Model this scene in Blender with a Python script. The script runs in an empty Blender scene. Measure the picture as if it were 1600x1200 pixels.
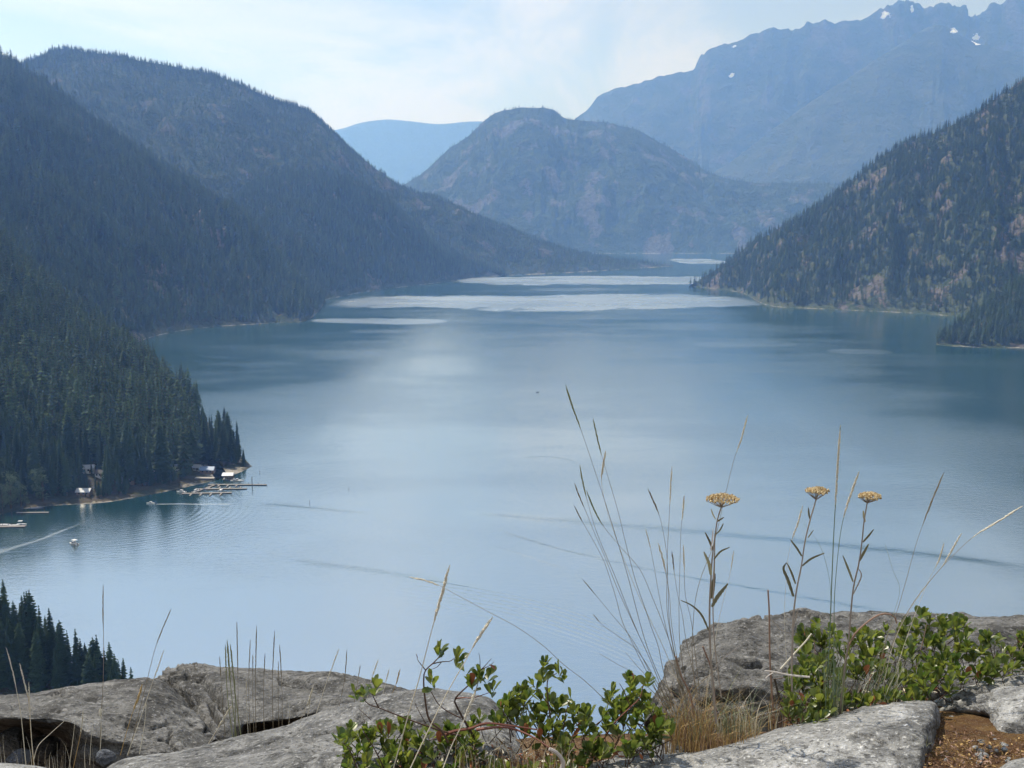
import bpy, math, random
import numpy as np
from mathutils import Vector, Matrix, Euler

random.seed(7)
RNG = np.random.default_rng(7)
scene = bpy.context.scene
COL = scene.collection

# ------------------------------------------------------------------ camera, sky, sun, exposure
CAM_Z = 170.0                      # the lookout stands 170 m above the lake (lake surface is z = 0)
FPX, CX, CY, HORIZON = 1650.0, 800.0, 600.0, 340.0
PITCH = math.atan((CY - HORIZON) / FPX)
SUN_EL, SUN_AZ = math.radians(57), math.radians(-42)     # azimuth from +Y, positive to the right (+X)
SUN_STRENGTH, SKY_STRENGTH, EXPOSURE = 5.0, 0.085, 0.08

cam = bpy.data.cameras.new('camera')
cam.sensor_width = 36.0
cam.lens = 36.0 * FPX / 1600.0
cam.clip_start, cam.clip_end = 0.05, 60000.0
cam_ob = bpy.data.objects.new('camera', cam)
cam_ob.location = (0, 0, CAM_Z)
cam_ob.rotation_euler = (math.radians(90) - PITCH, 0, 0)
COL.objects.link(cam_ob)
scene.camera = cam_ob

world = bpy.data.worlds.new('World')
scene.world = world
world.use_nodes = True

sun = bpy.data.lights.new('sun', 'SUN')
sun.energy, sun.angle, sun.color = SUN_STRENGTH, math.radians(0.53), (1.0, 0.965, 0.92)
sun_ob = bpy.data.objects.new('sun', sun)
sdir = Vector((math.sin(SUN_AZ) * math.cos(SUN_EL), math.cos(SUN_AZ) * math.cos(SUN_EL), math.sin(SUN_EL)))
sun_ob.rotation_euler = sdir.to_track_quat('Z', 'Y').to_euler()
sun_ob.location = (0, 0, 600)
COL.objects.link(sun_ob)

vs = scene.view_settings
vs.view_transform, vs.look, vs.exposure, vs.gamma, vs.use_curve_mapping = 'Standard', 'None', EXPOSURE, 1.0, False
cy = scene.cycles
cy.max_bounces, cy.diffuse_bounces, cy.glossy_bounces, cy.transmission_bounces = 3, 1, 2, 2
cy.transparent_max_bounces, cy.volume_bounces = 8, 2
cy.caustics_reflective = cy.caustics_refractive = False
cy.use_denoising = True
cy.sample_clamp_indirect = 6.0

# ------------------------------------------------------------------ node helpers
class S:
    """A node socket with arithmetic."""
    def __init__(self, nt, sock): self.nt, self.s = nt, sock
    def _m(self, op, o=None, swap=False, clamp=False, o2=None):
        n = self.nt.nodes.new('ShaderNodeMath'); n.operation = op; n.use_clamp = clamp
        ins = [self, o] if not swap else [o, self]
        if o2 is not None: ins.append(o2)
        for i, v in enumerate(ins):
            if v is None: continue
            if isinstance(v, S): self.nt.links.new(v.s, n.inputs[i])
            else: n.inputs[i].default_value = v
        return S(self.nt, n.outputs[0])
    def __add__(self, o): return self._m('ADD', o)
    __radd__ = __add__
    def __sub__(self, o): return self._m('SUBTRACT', o)
    def __rsub__(self, o): return self._m('SUBTRACT', o, True)
    def __mul__(self, o): return self._m('MULTIPLY', o)
    __rmul__ = __mul__
    def __truediv__(self, o): return self._m('DIVIDE', o)
    def pow(self, o): return self._m('POWER', o)
    def sin(self): return self._m('SINE')
    def tanh(self): return self._m('TANH')
    def exp(self): return self._m('EXPONENT')
    def abs(self): return self._m('ABSOLUTE')
    def max(self, o): return self._m('MAXIMUM', o)
    def min(self, o): return self._m('MINIMUM', o)
    def clamp(self): return self._m('ADD', 0.0, clamp=True)
    def smooth(self, a, b, lo=0.0, hi=1.0):
        n = self.nt.nodes.new('ShaderNodeMapRange'); n.interpolation_type = 'SMOOTHSTEP'
        self.nt.links.new(self.s, n.inputs[0])
        for i, v in enumerate((a, b, lo, hi)): n.inputs[1 + i].default_value = v
        return S(self.nt, n.outputs[0])

class Mat:
    def __init__(self, name):
        self.m = bpy.data.materials.new(name); self.m.use_nodes = True
        self.nt = self.m.node_tree; self.nt.nodes.clear()
        self.out = self.nt.nodes.new('ShaderNodeOutputMaterial')
    def node(self, t, ins=None, **props):
        n = self.nt.nodes.new(t)
        for k, v in props.items(): setattr(n, k, v)
        for k, v in (ins or {}).items(): self.set(n, k, v)
        return n
    def set(self, n, k, v):
        if isinstance(v, S): self.nt.links.new(v.s, n.inputs[k])
        elif isinstance(v, bpy.types.NodeSocket): self.nt.links.new(v, n.inputs[k])
        else: n.inputs[k].default_value = v
    def coord(self, which='Object'): return self.node('ShaderNodeTexCoord').outputs[which]
    def pos(self): return self.node('ShaderNodeNewGeometry').outputs['Position']
    def xyz(self, vec):
        n = self.node('ShaderNodeSeparateXYZ', {0: vec})
        return [S(self.nt, o) for o in n.outputs]
    def scale(self, vec, s, off=(0, 0, 0), rot=(0, 0, 0)):
        return self.node('ShaderNodeMapping', {'Vector': vec, 'Scale': s, 'Location': off, 'Rotation': rot}).outputs[0]
    def noise(self, vec, scale, detail=5, rough=0.55, dist=0.0):
        return S(self.nt, self.node('ShaderNodeTexNoise', {'Vector': vec, 'Scale': scale, 'Detail': detail, 'Roughness': rough, 'Distortion': dist}).outputs['Fac'])
    def voronoi(self, vec, scale, feature='F1'):
        return S(self.nt, self.node('ShaderNodeTexVoronoi', {'Vector': vec, 'Scale': scale}, feature=feature).outputs['Distance'])
    def attr(self, name): return S(self.nt, self.node('ShaderNodeAttribute', attribute_name=name).outputs['Fac'])
    def random(self): return S(self.nt, self.node('ShaderNodeObjectInfo').outputs['Random'])
    def mix(self, f, a, b):
        n = self.node('ShaderNodeMix', data_type='RGBA')
        self.set(n, 0, f)
        for i, v in ((6, a), (7, b)):
            if isinstance(v, (tuple, list)): v = tuple(v) + (1,) if len(v) == 3 else v
            self.set(n, i, v)
        return n.outputs[2]
    def bump(self, h, strength=0.5, dist=0.02):
        return self.node('ShaderNodeBump', {'Height': h, 'Strength': strength, 'Distance': dist}).outputs[0]
    def bsdf(self, color, rough=0.8, normal=None, spec=0.3, **kw):
        ins = {'Base Color': tuple(color) + (1,) if isinstance(color, (tuple, list)) and len(color) == 3 else color, 'Roughness': rough, 'Specular IOR Level': spec}
        ins.update(kw)
        if normal is not None: ins['Normal'] = normal
        n = self.node('ShaderNodeBsdfPrincipled', ins)
        self.nt.links.new(n.outputs[0], self.out.inputs[0])
        return n
    def leafy(self, color, rough=0.5, trans=0.35, spec=0.4, tcolor=None):
        p = self.bsdf(color, rough, spec=spec)
        t = self.node('ShaderNodeBsdfTranslucent', {'Color': tcolor if tcolor is not None else color})
        mx = self.node('ShaderNodeMixShader', {0: trans, 1: p.outputs[0], 2: t.outputs[0]})
        self.nt.links.new(mx.outputs[0], self.out.inputs[0])

# ------------------------------------------------------------------ sky with thin cirrus
def build_sky():
    nt = world.node_tree; nt.nodes.clear()
    W = Mat.__new__(Mat); W.nt = nt
    out = nt.nodes.new('ShaderNodeOutputWorld')
    sky = W.node('ShaderNodeTexSky', sky_type='NISHITA', sun_disc=False)
    sky.sun_elevation, sky.sun_rotation = SUN_EL, SUN_AZ
    sky.altitude, sky.air_density, sky.dust_density, sky.ozone_density = 400.0, 1.1, 0.3, 2.2
    vec = W.coord('Generated')
    x, y, z = W.xyz(vec)
    zz = z.max(0.0) + 0.10                       # project the direction on a high cloud layer
    comb = W.node('ShaderNodeCombineXYZ', {0: x / zz, 1: y / zz, 2: 0.0}).outputs[0]
    warp = W.scale(comb, (0.55, 0.22, 1), (3.1, 0.4, 0), (0, 0, 0.5))
    n1 = W.noise(warp, 1.6, 9, 0.62, 1.1)
    n2 = W.noise(W.scale(comb, (0.18, 0.12, 1), (7.3, 2.2, 0)), 1.3, 3, 0.5, 0.3)
    m = (n1 * 0.95 + n2 * 0.3).smooth(0.50, 0.76)
    col = W.mix(m * 0.62 + 0.27, sky.outputs[0], (9.0, 9.1, 9.0))
    bg = W.node('ShaderNodeBackground', {'Color': col, 'Strength': SKY_STRENGTH})
    nt.links.new(bg.outputs[0], out.inputs[0])
build_sky()

# ------------------------------------------------------------------ picture geometry, used to measure where things stand
CP, SP = math.cos(PITCH), math.sin(PITCH)
def ray(px, py):
    a, b = (px - CX) / FPX, (CY - py) / FPX
    return np.array([a, CP + b * SP, -SP + b * CP])
def at(px, py, dist):
    """Point seen at photo pixel (px, py), standing dist metres ahead."""
    d = ray(px, py); p = d * (dist / d[1]); p[2] += CAM_Z
    return p
def on_lake(px, py):
    d = ray(px, py); t = -CAM_Z / d[2]; p = d * t; p[2] = 0
    return p
def project(P):
    P = np.asarray(P, float); q = P - np.array([0, 0, CAM_Z])
    dep = q[..., 1] * CP - q[..., 2] * SP
    up = q[..., 1] * SP + q[..., 2] * CP
    return CX + FPX * q[..., 0] / dep, CY - FPX * up / dep

# ------------------------------------------------------------------ numpy noise
_perm = np.random.default_rng(3).permutation(256); _perm = np.concatenate([_perm, _perm, _perm])
_grad = np.random.default_rng(4).normal(size=(256, 3)); _grad /= np.linalg.norm(_grad, axis=1)[:, None]
def perlin(p):
    p = np.asarray(p, float); i = np.floor(p).astype(int); f = p - i; i &= 255
    u = f * f * f * (f * (f * 6 - 15) + 10); r = 0
    for dx in (0, 1):
        for dy in (0, 1):
            for dz in (0, 1):
                h = _perm[_perm[_perm[i[..., 0] + dx] + i[..., 1] + dy] + i[..., 2] + dz]
                g = _grad[h]; d = f - np.array([dx, dy, dz])
                w = (u[..., 0] if dx else 1 - u[..., 0]) * (u[..., 1] if dy else 1 - u[..., 1]) * (u[..., 2] if dz else 1 - u[..., 2])
                r = r + w * (g * d).sum(-1)
    return r * 1.5
def fbm(p, octv=5, gain=0.5, lac=2.03, ridged=False):
    p = np.asarray(p, float); a, s, r = 1.0, 0.0, 0
    for k in range(octv):
        n = perlin(p + 17.3 * k)
        r = r + a * ((1 - 2 * np.abs(n)) if ridged else n); s += a; a *= gain; p = p * lac
    return r / s
def sstep(a, b, x):
    t = np.clip((x - a) / (b - a), 0, 1); return t * t * (3 - 2 * t)

# ------------------------------------------------------------------ mesh and object helpers
def mesh_of(name, verts, faces, mat=None, smooth=False):
    me = bpy.data.meshes.new(name)
    me.from_pydata([tuple(map(float, v)) for v in verts], [], faces)
    if mat: me.materials.append(mat)
    if smooth: me.polygons.foreach_set('use_smooth', [True] * len(me.polygons))
    me.update()
    return me
def link(name, data, parent=None, loc=None, rot=None, scl=None):
    o = bpy.data.objects.new(name, data); COL.objects.link(o)
    if parent is not None: o.parent = parent
    if loc is not None: o.location = tuple(map(float, loc))
    if rot is not None: o.rotation_euler = rot
    if scl is not None: o.scale = (scl,) * 3 if isinstance(scl, (int, float)) else scl
    return o
def tag(o, label=None, cat=None, group=None, kind=None):
    if label: o['label'] = label
    if cat: o['category'] = cat
    if group: o['group'] = group
    if kind: o['kind'] = kind
    return o
def thing(name, label, cat, loc=(0, 0, 0), group=None, rot=None, scl=None):
    return tag(link(name, None, None, loc, rot, scl), label, cat, group)
class MB:
    """Collects shapes into one mesh."""
    def __init__(self): self.v, self.f = [], []
    def add(self, v, f):
        n = len(self.v); self.v += [tuple(p) for p in v]; self.f += [tuple(n + i for i in q) for q in f]
    def box(self, lo, hi, M=None):
        x0, y0, z0 = lo; x1, y1, z1 = hi
        v = [(x, y, z) for z in (z0, z1) for y in (y0, y1) for x in (x0, x1)]
        if M is not None: v = [tuple(M @ Vector(p)) for p in v]
        self.add(v, [(0, 2, 3, 1), (4, 5, 7, 6), (0, 1, 5, 4), (2, 6, 7, 3), (0, 4, 6, 2), (1, 3, 7, 5)])
    def tube(self, pts, rad, n=5, cap=True):
        pts = [np.asarray(p, float) for p in pts]
        rad = [rad] * len(pts) if isinstance(rad, (int, float)) else rad
        rings = []
        up = np.array([0.31, 0.17, 0.93])
        for i, p in enumerate(pts):
            t = pts[min(i + 1, len(pts) - 1)] - pts[max(i - 1, 0)]; t = t / (np.linalg.norm(t) + 1e-9)
            a = np.cross(t, up); 
            if np.linalg.norm(a) < 1e-3: a = np.cross(t, np.array([1, 0, 0]))
            a /= np.linalg.norm(a); b = np.cross(t, a)
            rings.append([p + rad[i] * (math.cos(2 * math.pi * k / n) * a + math.sin(2 * math.pi * k / n) * b) for k in range(n)])
        f = []
        for i in range(len(pts) - 1):
            for k in range(n):
                f.append((i * n + k, i * n + (k + 1) % n, (i + 1) * n + (k + 1) % n, (i + 1) * n + k))
        if cap: f += [tuple(range(n - 1, -1, -1)), tuple((len(pts) - 1) * n + k for k in range(n))]
        self.add([p for r in rings for p in r], f)
    def lens(self, c, axis, length, rad, n=4):
        """Elongated bipyramid, a grain or a bud."""
        c, axis = np.asarray(c, float), np.asarray(axis, float); axis = axis / np.linalg.norm(axis)
        a = np.cross(axis, [0.3, 0.2, 0.9]); a /= np.linalg.norm(a); b = np.cross(axis, a)
        v = [c - axis * length * 0.5, c + axis * length * 0.5] + [c - axis * length * 0.1 + rad * (math.cos(6.2832 * k / n) * a + math.sin(6.2832 * k / n) * b) for k in range(n)]
        f = []
        for k in range(n): f += [(0, 2 + (k + 1) % n, 2 + k), (1, 2 + k, 2 + (k + 1) % n)]
        self.add(v, f)
    def build(self, name, mat, parent=None, smooth=False, origin=None):
        v = self.v
        if origin is not None:
            o = np.asarray(origin, float); v = [tuple(np.asarray(p) - o) for p in v]
        ob = link(name, mesh_of(name, v, self.f, mat, smooth), parent)
        return ob
def catmull(pts, n):
    """n points evenly spread along a smooth curve through pts."""
    P = np.asarray(pts, float)
    if len(P) == 2:
        t = np.linspace(0, 1, n)[:, None]; return P[0] * (1 - t) + P[1] * t
    E = np.vstack([2 * P[0] - P[1], P, 2 * P[-1] - P[-2]]); res = []
    seg = len(P) - 1
    for k in range(seg):
        p0, p1, p2, p3 = E[k:k + 4]
        t = np.linspace(0, 1, 13)[:-1, None]
        res.append(0.5 * (2 * p1 + (p2 - p0) * t + (2 * p0 - 5 * p1 + 4 * p2 - p3) * t ** 2 + (3 * p1 - p0 - 3 * p2 + p3) * t ** 3))
    R = np.vstack(res + [P[-1:]])
    L = np.concatenate([[0], np.cumsum(np.linalg.norm(np.diff(R, axis=0), axis=1))])
    s = np.linspace(0, L[-1], n)
    return np.stack([np.interp(s, L, R[:, k]) for k in range(P.shape[1])], 1)
def grid_faces(nu, nv):
    i = np.arange(nu - 1)[:, None] * nv + np.arange(nv - 1)[None, :]
    q = np.stack([i, i + nv, i + nv + 1, i + 1], -1).reshape(-1, 4)
    return q
def grid_mesh(name, P, mat, attrs=None, smooth=True, flip=False):
    nu, nv = P.shape[:2]
    q = grid_faces(nu, nv)
    if flip: q = q[:, ::-1]
    me = bpy.data.meshes.new(name)
    me.vertices.add(nu * nv); me.vertices.foreach_set('co', P.reshape(-1).astype(np.float32))
    me.loops.add(len(q) * 4); me.loops.foreach_set('vertex_index', q.reshape(-1).astype(np.int32))
    me.polygons.add(len(q)); me.polygons.foreach_set('loop_start', (np.arange(len(q)) * 4).astype(np.int32))
    me.polygons.foreach_set('use_smooth', np.full(len(q), smooth))
    me.update(calc_edges=True); me.validate()
    me.materials.append(mat)
    for k, v in (attrs or {}).items():
        a = me.attributes.new(k, 'FLOAT', 'POINT'); a.data.foreach_set('value', v.reshape(-1).astype(np.float32))
    return me

# ------------------------------------------------------------------ the lake
def mat_lake():
    M = Mat('lake_water'); nt = M.nt
    P = M.pos(); x, y, z = M.xyz(P)
    wob = (M.noise(M.scale(P, (0.004, 0.004, 1)), 1.0, 4, 0.6) - 0.5)
    wob2 = (M.noise(M.scale(P, (0.02, 0.02, 1)), 1.0, 3, 0.6) - 0.5)
    # wind-ruffled patches, lens shaped, far down the lake
    ruff = None
    for px0, px1, py0, py1, w in ((680, 1250, 431, 446, 1.0), (505, 1215, 459, 485, 1.0), (478, 705, 497, 506, .8), (1050, 1140, 404, 413, 1.0),
                                  (1290, 1395, 545, 553, .55), (1080, 1250, 533, 542, .4), (540, 640, 515, 521, .3), (820, 1000, 450, 455, .4)):
        c = on_lake((px0 + px1) / 2, (py0 + py1) / 2); a = on_lake(px0, (py0 + py1) / 2); n0 = on_lake(px0, py0); n1 = on_lake(px0, py1)
        yc, hy, hx = (n0[1] + n1[1]) / 2, abs(n0[1] - n1[1]) / 2, abs(c[0] - a[0])
        dx = (x - float(c[0])) * (1 / hx); dy = (y - float(yc) + wob * (hy * 1.6) + wob2 * (hy * 0.5)) * (1 / hy)
        e = (dx * dx * dx * dx + dy * dy).smooth(1.0, 0.6) * w
        ruff = e if ruff is None else ruff.max(e)
    # wake of a passing boat: pale disturbed water along a curve
    def curve(pts):
        Q = np.array([on_lake(*p) for p in pts]); c = np.polyfit(Q[:, 0], Q[:, 1], min(3, len(pts) - 1))
        r = None
        for k in c: r = (x * 0.0 + float(k)) if r is None else r * x + float(k)
        lo, hi = Q[:, 0].min(), Q[:, 0].max()
        return y - r, lo, hi
    def ends(lo, hi, soft): return x.smooth(lo, lo + soft) * x.smooth(hi, hi - soft)
    height = None
    def addh(h):
        nonlocal height
        height = h if height is None else height + h
    jag = (M.noise(M.scale(P, (0.05, 0.05, 1)), 1.0, 3, 0.6) - 0.5)
    for pts, w, amp, soft, jg in (([(690, 798), (850, 810), (1000, 824), (1200, 842), (1400, 860), (1640, 890)], 5.5, -0.30, 40, 5),
                              ([(415, 872), (520, 884), (620, 897), (720, 914), (800, 930)], 4.0, -0.30, 40, 4),
                              ([(770, 826), (840, 850), (940, 872), (1060, 900), (1240, 930), (1420, 962)], 2.2, -0.14, 25, 9),
                              ([(395, 786), (480, 793), (595, 806)], 2.8, -0.13, 20, 4),
                              ([(765, 850), (820, 868), (885, 888)], 1.8, -0.06, 8, 8),
                              ([(810, 716), (860, 714), (915, 726)], 2.4, -0.07, 12, 10)):
        d, lo, hi = curve(pts)
        addh(((d + jag * jg) * (1.0 / w)).tanh() * amp * ends(lo - 2, hi + 2, soft))
    # fan of ripples behind the second wake
    d, lo, hi = curve([(600, 893), (720, 912), (840, 938), (930, 965), (1010, 1000)])
    fan = (d * (6.2832 / 4.6) + jag * 1.5).sin() * 0.055 * d.smooth(-48, -20) * d.smooth(3, -3) * ends(lo - 5, hi + 25, 45)
    addh(fan)
    # rings beside the marina
    c = on_lake(190, 800)
    rr = ((x - float(c[0])) * (x - float(c[0])) + (y - float(c[1])) * (y - float(c[1]))).pow(0.5)
    addh((rr * (6.2832 / 4.0) + jag * 4).sin() * 0.024 * rr.smooth(28, 45) * rr.smooth(95, 60) * x.smooth(float(c[0]) + 8, float(c[0]) + 30))
    # breeze ripples everywhere, stronger in some areas than others
    area = M.noise(M.scale(P, (0.003, 0.007, 1)), 1.0, 4, 0.6)
    rip = (M.noise(M.scale(P, (0.16, 0.34, 1)), 1.0, 4, 0.65) - 0.5) * 0.17 + (M.noise(M.scale(P, (0.9, 1.7, 1)), 1.0, 3, 0.6) - 0.5) * 0.06
    addh(rip * (area.smooth(0.35, 0.65) * 0.75 + 0.45))
    # foam track behind the small motor boat, pale track on the left
    tr = None
    for pts, w, wt in (([(232, 787), (300, 787.6), (372, 788)], 1.1, 0.9), ([(-20, 860), (40, 850), (90, 832), (150, 808)], 6.5, .42)):
        d, lo, hi = curve(pts)
        e = (d + jag * w * 2.4 + wob2 * w * 2).abs().smooth(w, w * 0.1) * ends(lo, hi, 8) * wt
        tr = e if tr is None else tr.max(e)
    nrm = M.bump(height, 1.0, 1.0)
    rough = 0.075 + area.smooth(0.3, 0.7) * 0.05 + ruff * 0.17 + tr * 0.3
    base = M.mix(tr * 0.35, (0.007, 0.043, 0.047, 1), (0.45, 0.52, 0.55, 1))
    deep = M.bsdf(base, rough, nrm, spec=0.5, IOR=LAKE_IOR)
    return M.m
LAKE_IOR = 8.5
HAZE_DENSITY = 1.02e-4

# ------------------------------------------------------------------ hills
def mat_hill(name, veg, veg2, rock, fine, sand=0.0, snow=False, scrub=None, bump=1.0):
    M = Mat(name); P = M.pos(); x, y, z = M.xyz(P)
    n = M.noise(M.scale(P, (1, 1, 1.4)), 1.0 / fine, 6, 0.65)
    n2 = M.noise(P, 5.0 / fine, 4, 0.6)
    c = M.mix(n.smooth(0.35, 0.65), veg, veg2)
    if scrub: c = M.mix(n2.smooth(0.52, 0.62) * 0.7, c, scrub)
    rk = (M.attr('rock') + (n - 0.5) * 1.4 + (n2 - 0.5) * 1.1).smooth(0.45, 0.62)
    rc = M.mix(n2.smooth(0.3, 0.7), rock, tuple(k * 0.55 for k in rock))
    c = M.mix(rk, c, rc)
    if sand > 0:
        c = M.mix((z + (n2 - 0.5) * sand * 2.0).smooth(sand * 0.6, sand * 0.2) * n.smooth(0.42, 0.6) * 0.8, c, (0.34, 0.31, 0.26))
    if snow:
        c = M.mix((M.attr('snow') + (n2 - 0.5) * 1.2).smooth(0.45, 0.55), c, (0.85, 0.88, 0.92))
    M.bsdf(c, 0.95, M.bump(n + n2 * 0.5, 0.9 * bump, fine * 0.28), spec=0.1)
    return M.m

class Hill:
    def __init__(self, name, label, stations, nu, nv, mat, th, amp, freq, rocky, seed, back=0.6, tip_trees=1.0, snow=(), prof=1.0, gully=0.0, kind='structure', crest=0.8, jag=0.0, rock_f=3.1):
        self.th = th
        sh = np.array([on_lake(s[0], s[1]) for s in stations])
        rd = np.array([at(s[2], s[3], s[4]) for s in stations])
        rd[:, 2] = np.maximum(rd[:, 2] - th * 0.8, 1.0)
        sp = np.linspace(0, 1, len(stations)); su = np.linspace(0, 1, nu)
        def ip(A):
            # smooth interpolation along the stations
            return catmull_param(A, su)
        shu, rdu = ip(sh), ip(rd)
        jg = jag * (fbm(np.stack([su * 34, su * 0 + seed, su * 0], -1), 4, 0.6, ridged=True) - 0.35) * sstep(0.2, 0.6, su) if jag else su * 0
        v = np.concatenate([[-0.06, -0.02], np.linspace(0, 1, nv), 1 + np.linspace(0.04, 1, max(8, nv // 5)) * back])
        V = v[None, :, None]
        out = rdu - shu; out[:, 2] = 0
        L = np.linalg.norm(out, axis=1, keepdims=True); dirn = out / np.maximum(L, 1e-6)
        away = rdu.copy(); away[:, 2] = 0; away /= np.linalg.norm(away, axis=1, keepdims=True)
        dirb = dirn * 0.3 + away * 0.7
        Lb = np.maximum(L, 120.0)
        Vc = np.clip(V, -0.06, 1); Vb = np.clip(V - 1, 0, None)
        P = shu[:, None] * (1 - Vc) + rdu[:, None] * Vc + dirb[:, None] * Vb * Lb[:, None]
        zr = rdu[:, None, 2]; vv = np.clip(v, 0, 1)[None, :]
        z = zr * vv ** prof
        z = np.where(v[None, :] > 1, zr * (1 - sstep(0, 1, (v[None, :] - 1) / back)) - (v[None, :] - 1) / back * 6, z)
        z = np.where(v[None, :] < 0, v[None, :] * 110.0, z)
        q = np.stack([P[..., 0] * freq, P[..., 1] * freq, np.full(P.shape[:2], seed * 3.7)], -1)
        n1 = fbm(q, 6, 0.52)
        n2 = fbm(q * 2.1 + 9.1, 5, 0.5, ridged=True) - 0.3
        mask = np.clip(vv * 5, 0, 1) * (1 - crest * sstep(0.72, 1.0, vv)) * np.clip(zr / (amp * 4), 0, 1)
        U = su[:, None] * np.ones_like(vv)
        gl = fbm(np.stack([U * 14 + n1 * 0.6, vv * 1.6 * np.ones_like(U), np.full(U.shape, seed * 1.3)], -1), 4, 0.55, ridged=True) - 0.3
        z = z + mask * (amp * n1 * 1.3 + amp * 0.55 * n2 + gully * gl)
        z = z + jg[:, None] * sstep(0.86, 1.0, vv)
        mz = np.where((v[None, :] >= 0), np.maximum(z, vv * 10.0 * np.clip(zr / 12, 0, 1)), z)
        P[..., 2] = np.where(v[None, :] > 1, z, mz)
        P[..., 2] = np.maximum(P[..., 2], -7.5)
        self.P, self.v, self.su = P, v, su
        nr = fbm(q * rock_f + 31.7, 6, 0.6)
        gz = np.gradient(P[..., 2], axis=1); gl_ = np.linalg.norm(np.gradient(P[..., :2], axis=1), axis=-1) + 1e-3
        steep = gz / gl_
        self.rock = np.clip(sstep(-0.12, 0.28, nr + (rocky - 0.5) * 0.9) * rocky * 1.5 + 0.35 * rocky * sstep(0.6, 1.1, steep), 0, 1)
        at_ = {'rock': self.rock}
        if snow:
            px, py = project(P); s = np.zeros_like(px)
            wob = fbm(q * 14, 3)
            for cx, cyy, rx, ry in snow:
                s = np.maximum(s, 1.1 - np.sqrt(((px - cx) / rx) ** 2 + ((py - cyy) / ry) ** 2) * 0.6 + wob * 1.1)
            at_['snow'] = np.clip(s, 0, 1)
        me = grid_mesh(name, P, mat, at_, True)
        self.ob = tag(link(name, me), label, None, None, kind)
    def sample(self, n, dens_rock=0.85, vmax=1.03, vmin=0.012, rim=0.0):
        """Random tree spots, uniform by area, thinner on rock."""
        P, v, su = self.P, self.v, self.su
        a = np.linalg.norm(np.cross(P[1:, :-1, :] - P[:-1, :-1, :], P[:-1, 1:, :] - P[:-1, :-1, :]), axis=-1)
        vm = (v[:-1] >= vmin) & (v[:-1] <= vmax)
        a = a * vm[None, :]
        a = a * (1 - dens_rock * self.rock[:-1, :-1]) * (1 + rim * sstep(0.9, 0.98, v[:-1])[None, :])
        px, py = project(P[:-1, :-1]); a = a * ((px > -90) & (px < 1700) & (py > -150) & (py < 1320))
        pr = a.reshape(-1) / a.sum()
        idx = RNG.choice(len(pr), n, p=pr)
        i, j = np.unravel_index(idx, a.shape)
        s, t = RNG.random(n)[:, None], RNG.random(n)[:, None]
        Q = P[i, j] * (1 - s) * (1 - t) + P[i + 1, j] * s * (1 - t) + P[i, j + 1] * (1 - s) * t + P[i + 1, j + 1] * s * t
        return Q[Q[:, 2] > 0.8]
def catmull_param(A, su):
    n = len(A); t = su * (n - 1); k = np.clip(np.floor(t).astype(int), 0, n - 2); f = (t - k)[:, None]
    E = np.vstack([2 * A[0] - A[1], A, 2 * A[-1] - A[-2]])
    p0, p1, p2, p3 = E[k], E[k + 1], E[k + 2], E[k + 3]
    return 0.5 * (2 * p1 + (p2 - p0) * f + (2 * p0 - 5 * p1 + 4 * p2 - p3) * f ** 2 + (3 * p1 - p0 - 3 * p2 + p3) * f ** 3)

# ------------------------------------------------------------------ conifers
def mat_needles(name, c1, c2, trans=0.2):
    M = Mat(name); r = M.random()
    n = M.noise(M.coord('Object'), 9.0, 2, 0.5)
    c = M.mix((r * 0.7 + n * 0.45).clamp(), c1, c2)
    M.leafy(c, 0.75, trans, 0.15)
    return M.m
def mat_bark(name, c):
    M = Mat(name); n = M.noise(M.scale(M.coord('Object'), (6, 6, 1.2)), 6.0, 4, 0.6)
    M.bsdf(M.mix(n, tuple(k * 0.5 for k in c), tuple(min(1, k * 1.4) for k in c)), 0.9, M.bump(n, 0.5, 0.02), spec=0.1)
    return M.m
def conifer_geo(seed, whorls, nbr, rad, lo, parts, shape=0.85):
    """Unit-height conifer: returns trunk MB and crown MB."""
    r = random.Random(seed)
    T, Cn = MB(), MB()
    T.tube([(0, 0, -0.03), (0, 0, 0.3), (0, 0, 0.98)], [0.016, 0.011, 0.002], 5)
    for k in range(whorls):
        t = k / (whorls - 1)
        z = lo + (0.985 - lo) * t ** 0.92
        low = min(1.0, 0.55 + t * 3.0)
        rr = (rad * (1 - t) ** shape * low + 0.008)
        off = r.random() * 6.28
        for b in range(nbr):
            if r.random() < 0.08: continue
            a = off + 6.2832 * b / nbr + r.uniform(-0.35, 0.35)
            R = rr * r.uniform(0.6, 1.25)
            zz = z + r.uniform(-0.012, 0.012)
            droop = R * r.uniform(0.15, 0.55)
            ca, sa = math.cos(a), math.sin(a)
            w = R * r.uniform(0.34, 0.5) + 0.004
            root = (0, 0, zz + 0.012)
            tip = (ca * R, sa * R, zz - droop)
            m = 0.55
            l = (ca * R * m - sa * w, sa * R * m + ca * w, zz - droop * 0.75 - w * 0.35)
            q = (ca * R * m + sa * w, sa * R * m - ca * w, zz - droop * 0.75 - w * 0.35)
            if parts == 1: Cn.add([root, l, tip, q], [(0, 1, 2), (0, 2, 3)])
            else:
                c = (ca * R * 0.5, sa * R * 0.5, zz - droop * 0.4 + 0.004)
                l2 = (ca * R * 0.28 - sa * w * 0.8, sa * R * 0.28 + ca * w * 0.8, zz - droop * 0.4 - w * 0.3)
                q2 = (ca * R * 0.28 + sa * w * 0.8, sa * R * 0.28 - ca * w * 0.8, zz - droop * 0.4 - w * 0.3)
                t2 = (ca * R * 0.8, sa * R * 0.8, zz - droop * 0.9 - w * 0.15)
                Cn.add([root, l2, c, q2, l, t2, q, tip], [(0, 1, 2), (0, 2, 3), (2, 1, 4), (2, 4, 5), (2, 6, 3), (2, 5, 6), (5, 4, 7), (5, 7, 6)])
    return T, Cn

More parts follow.
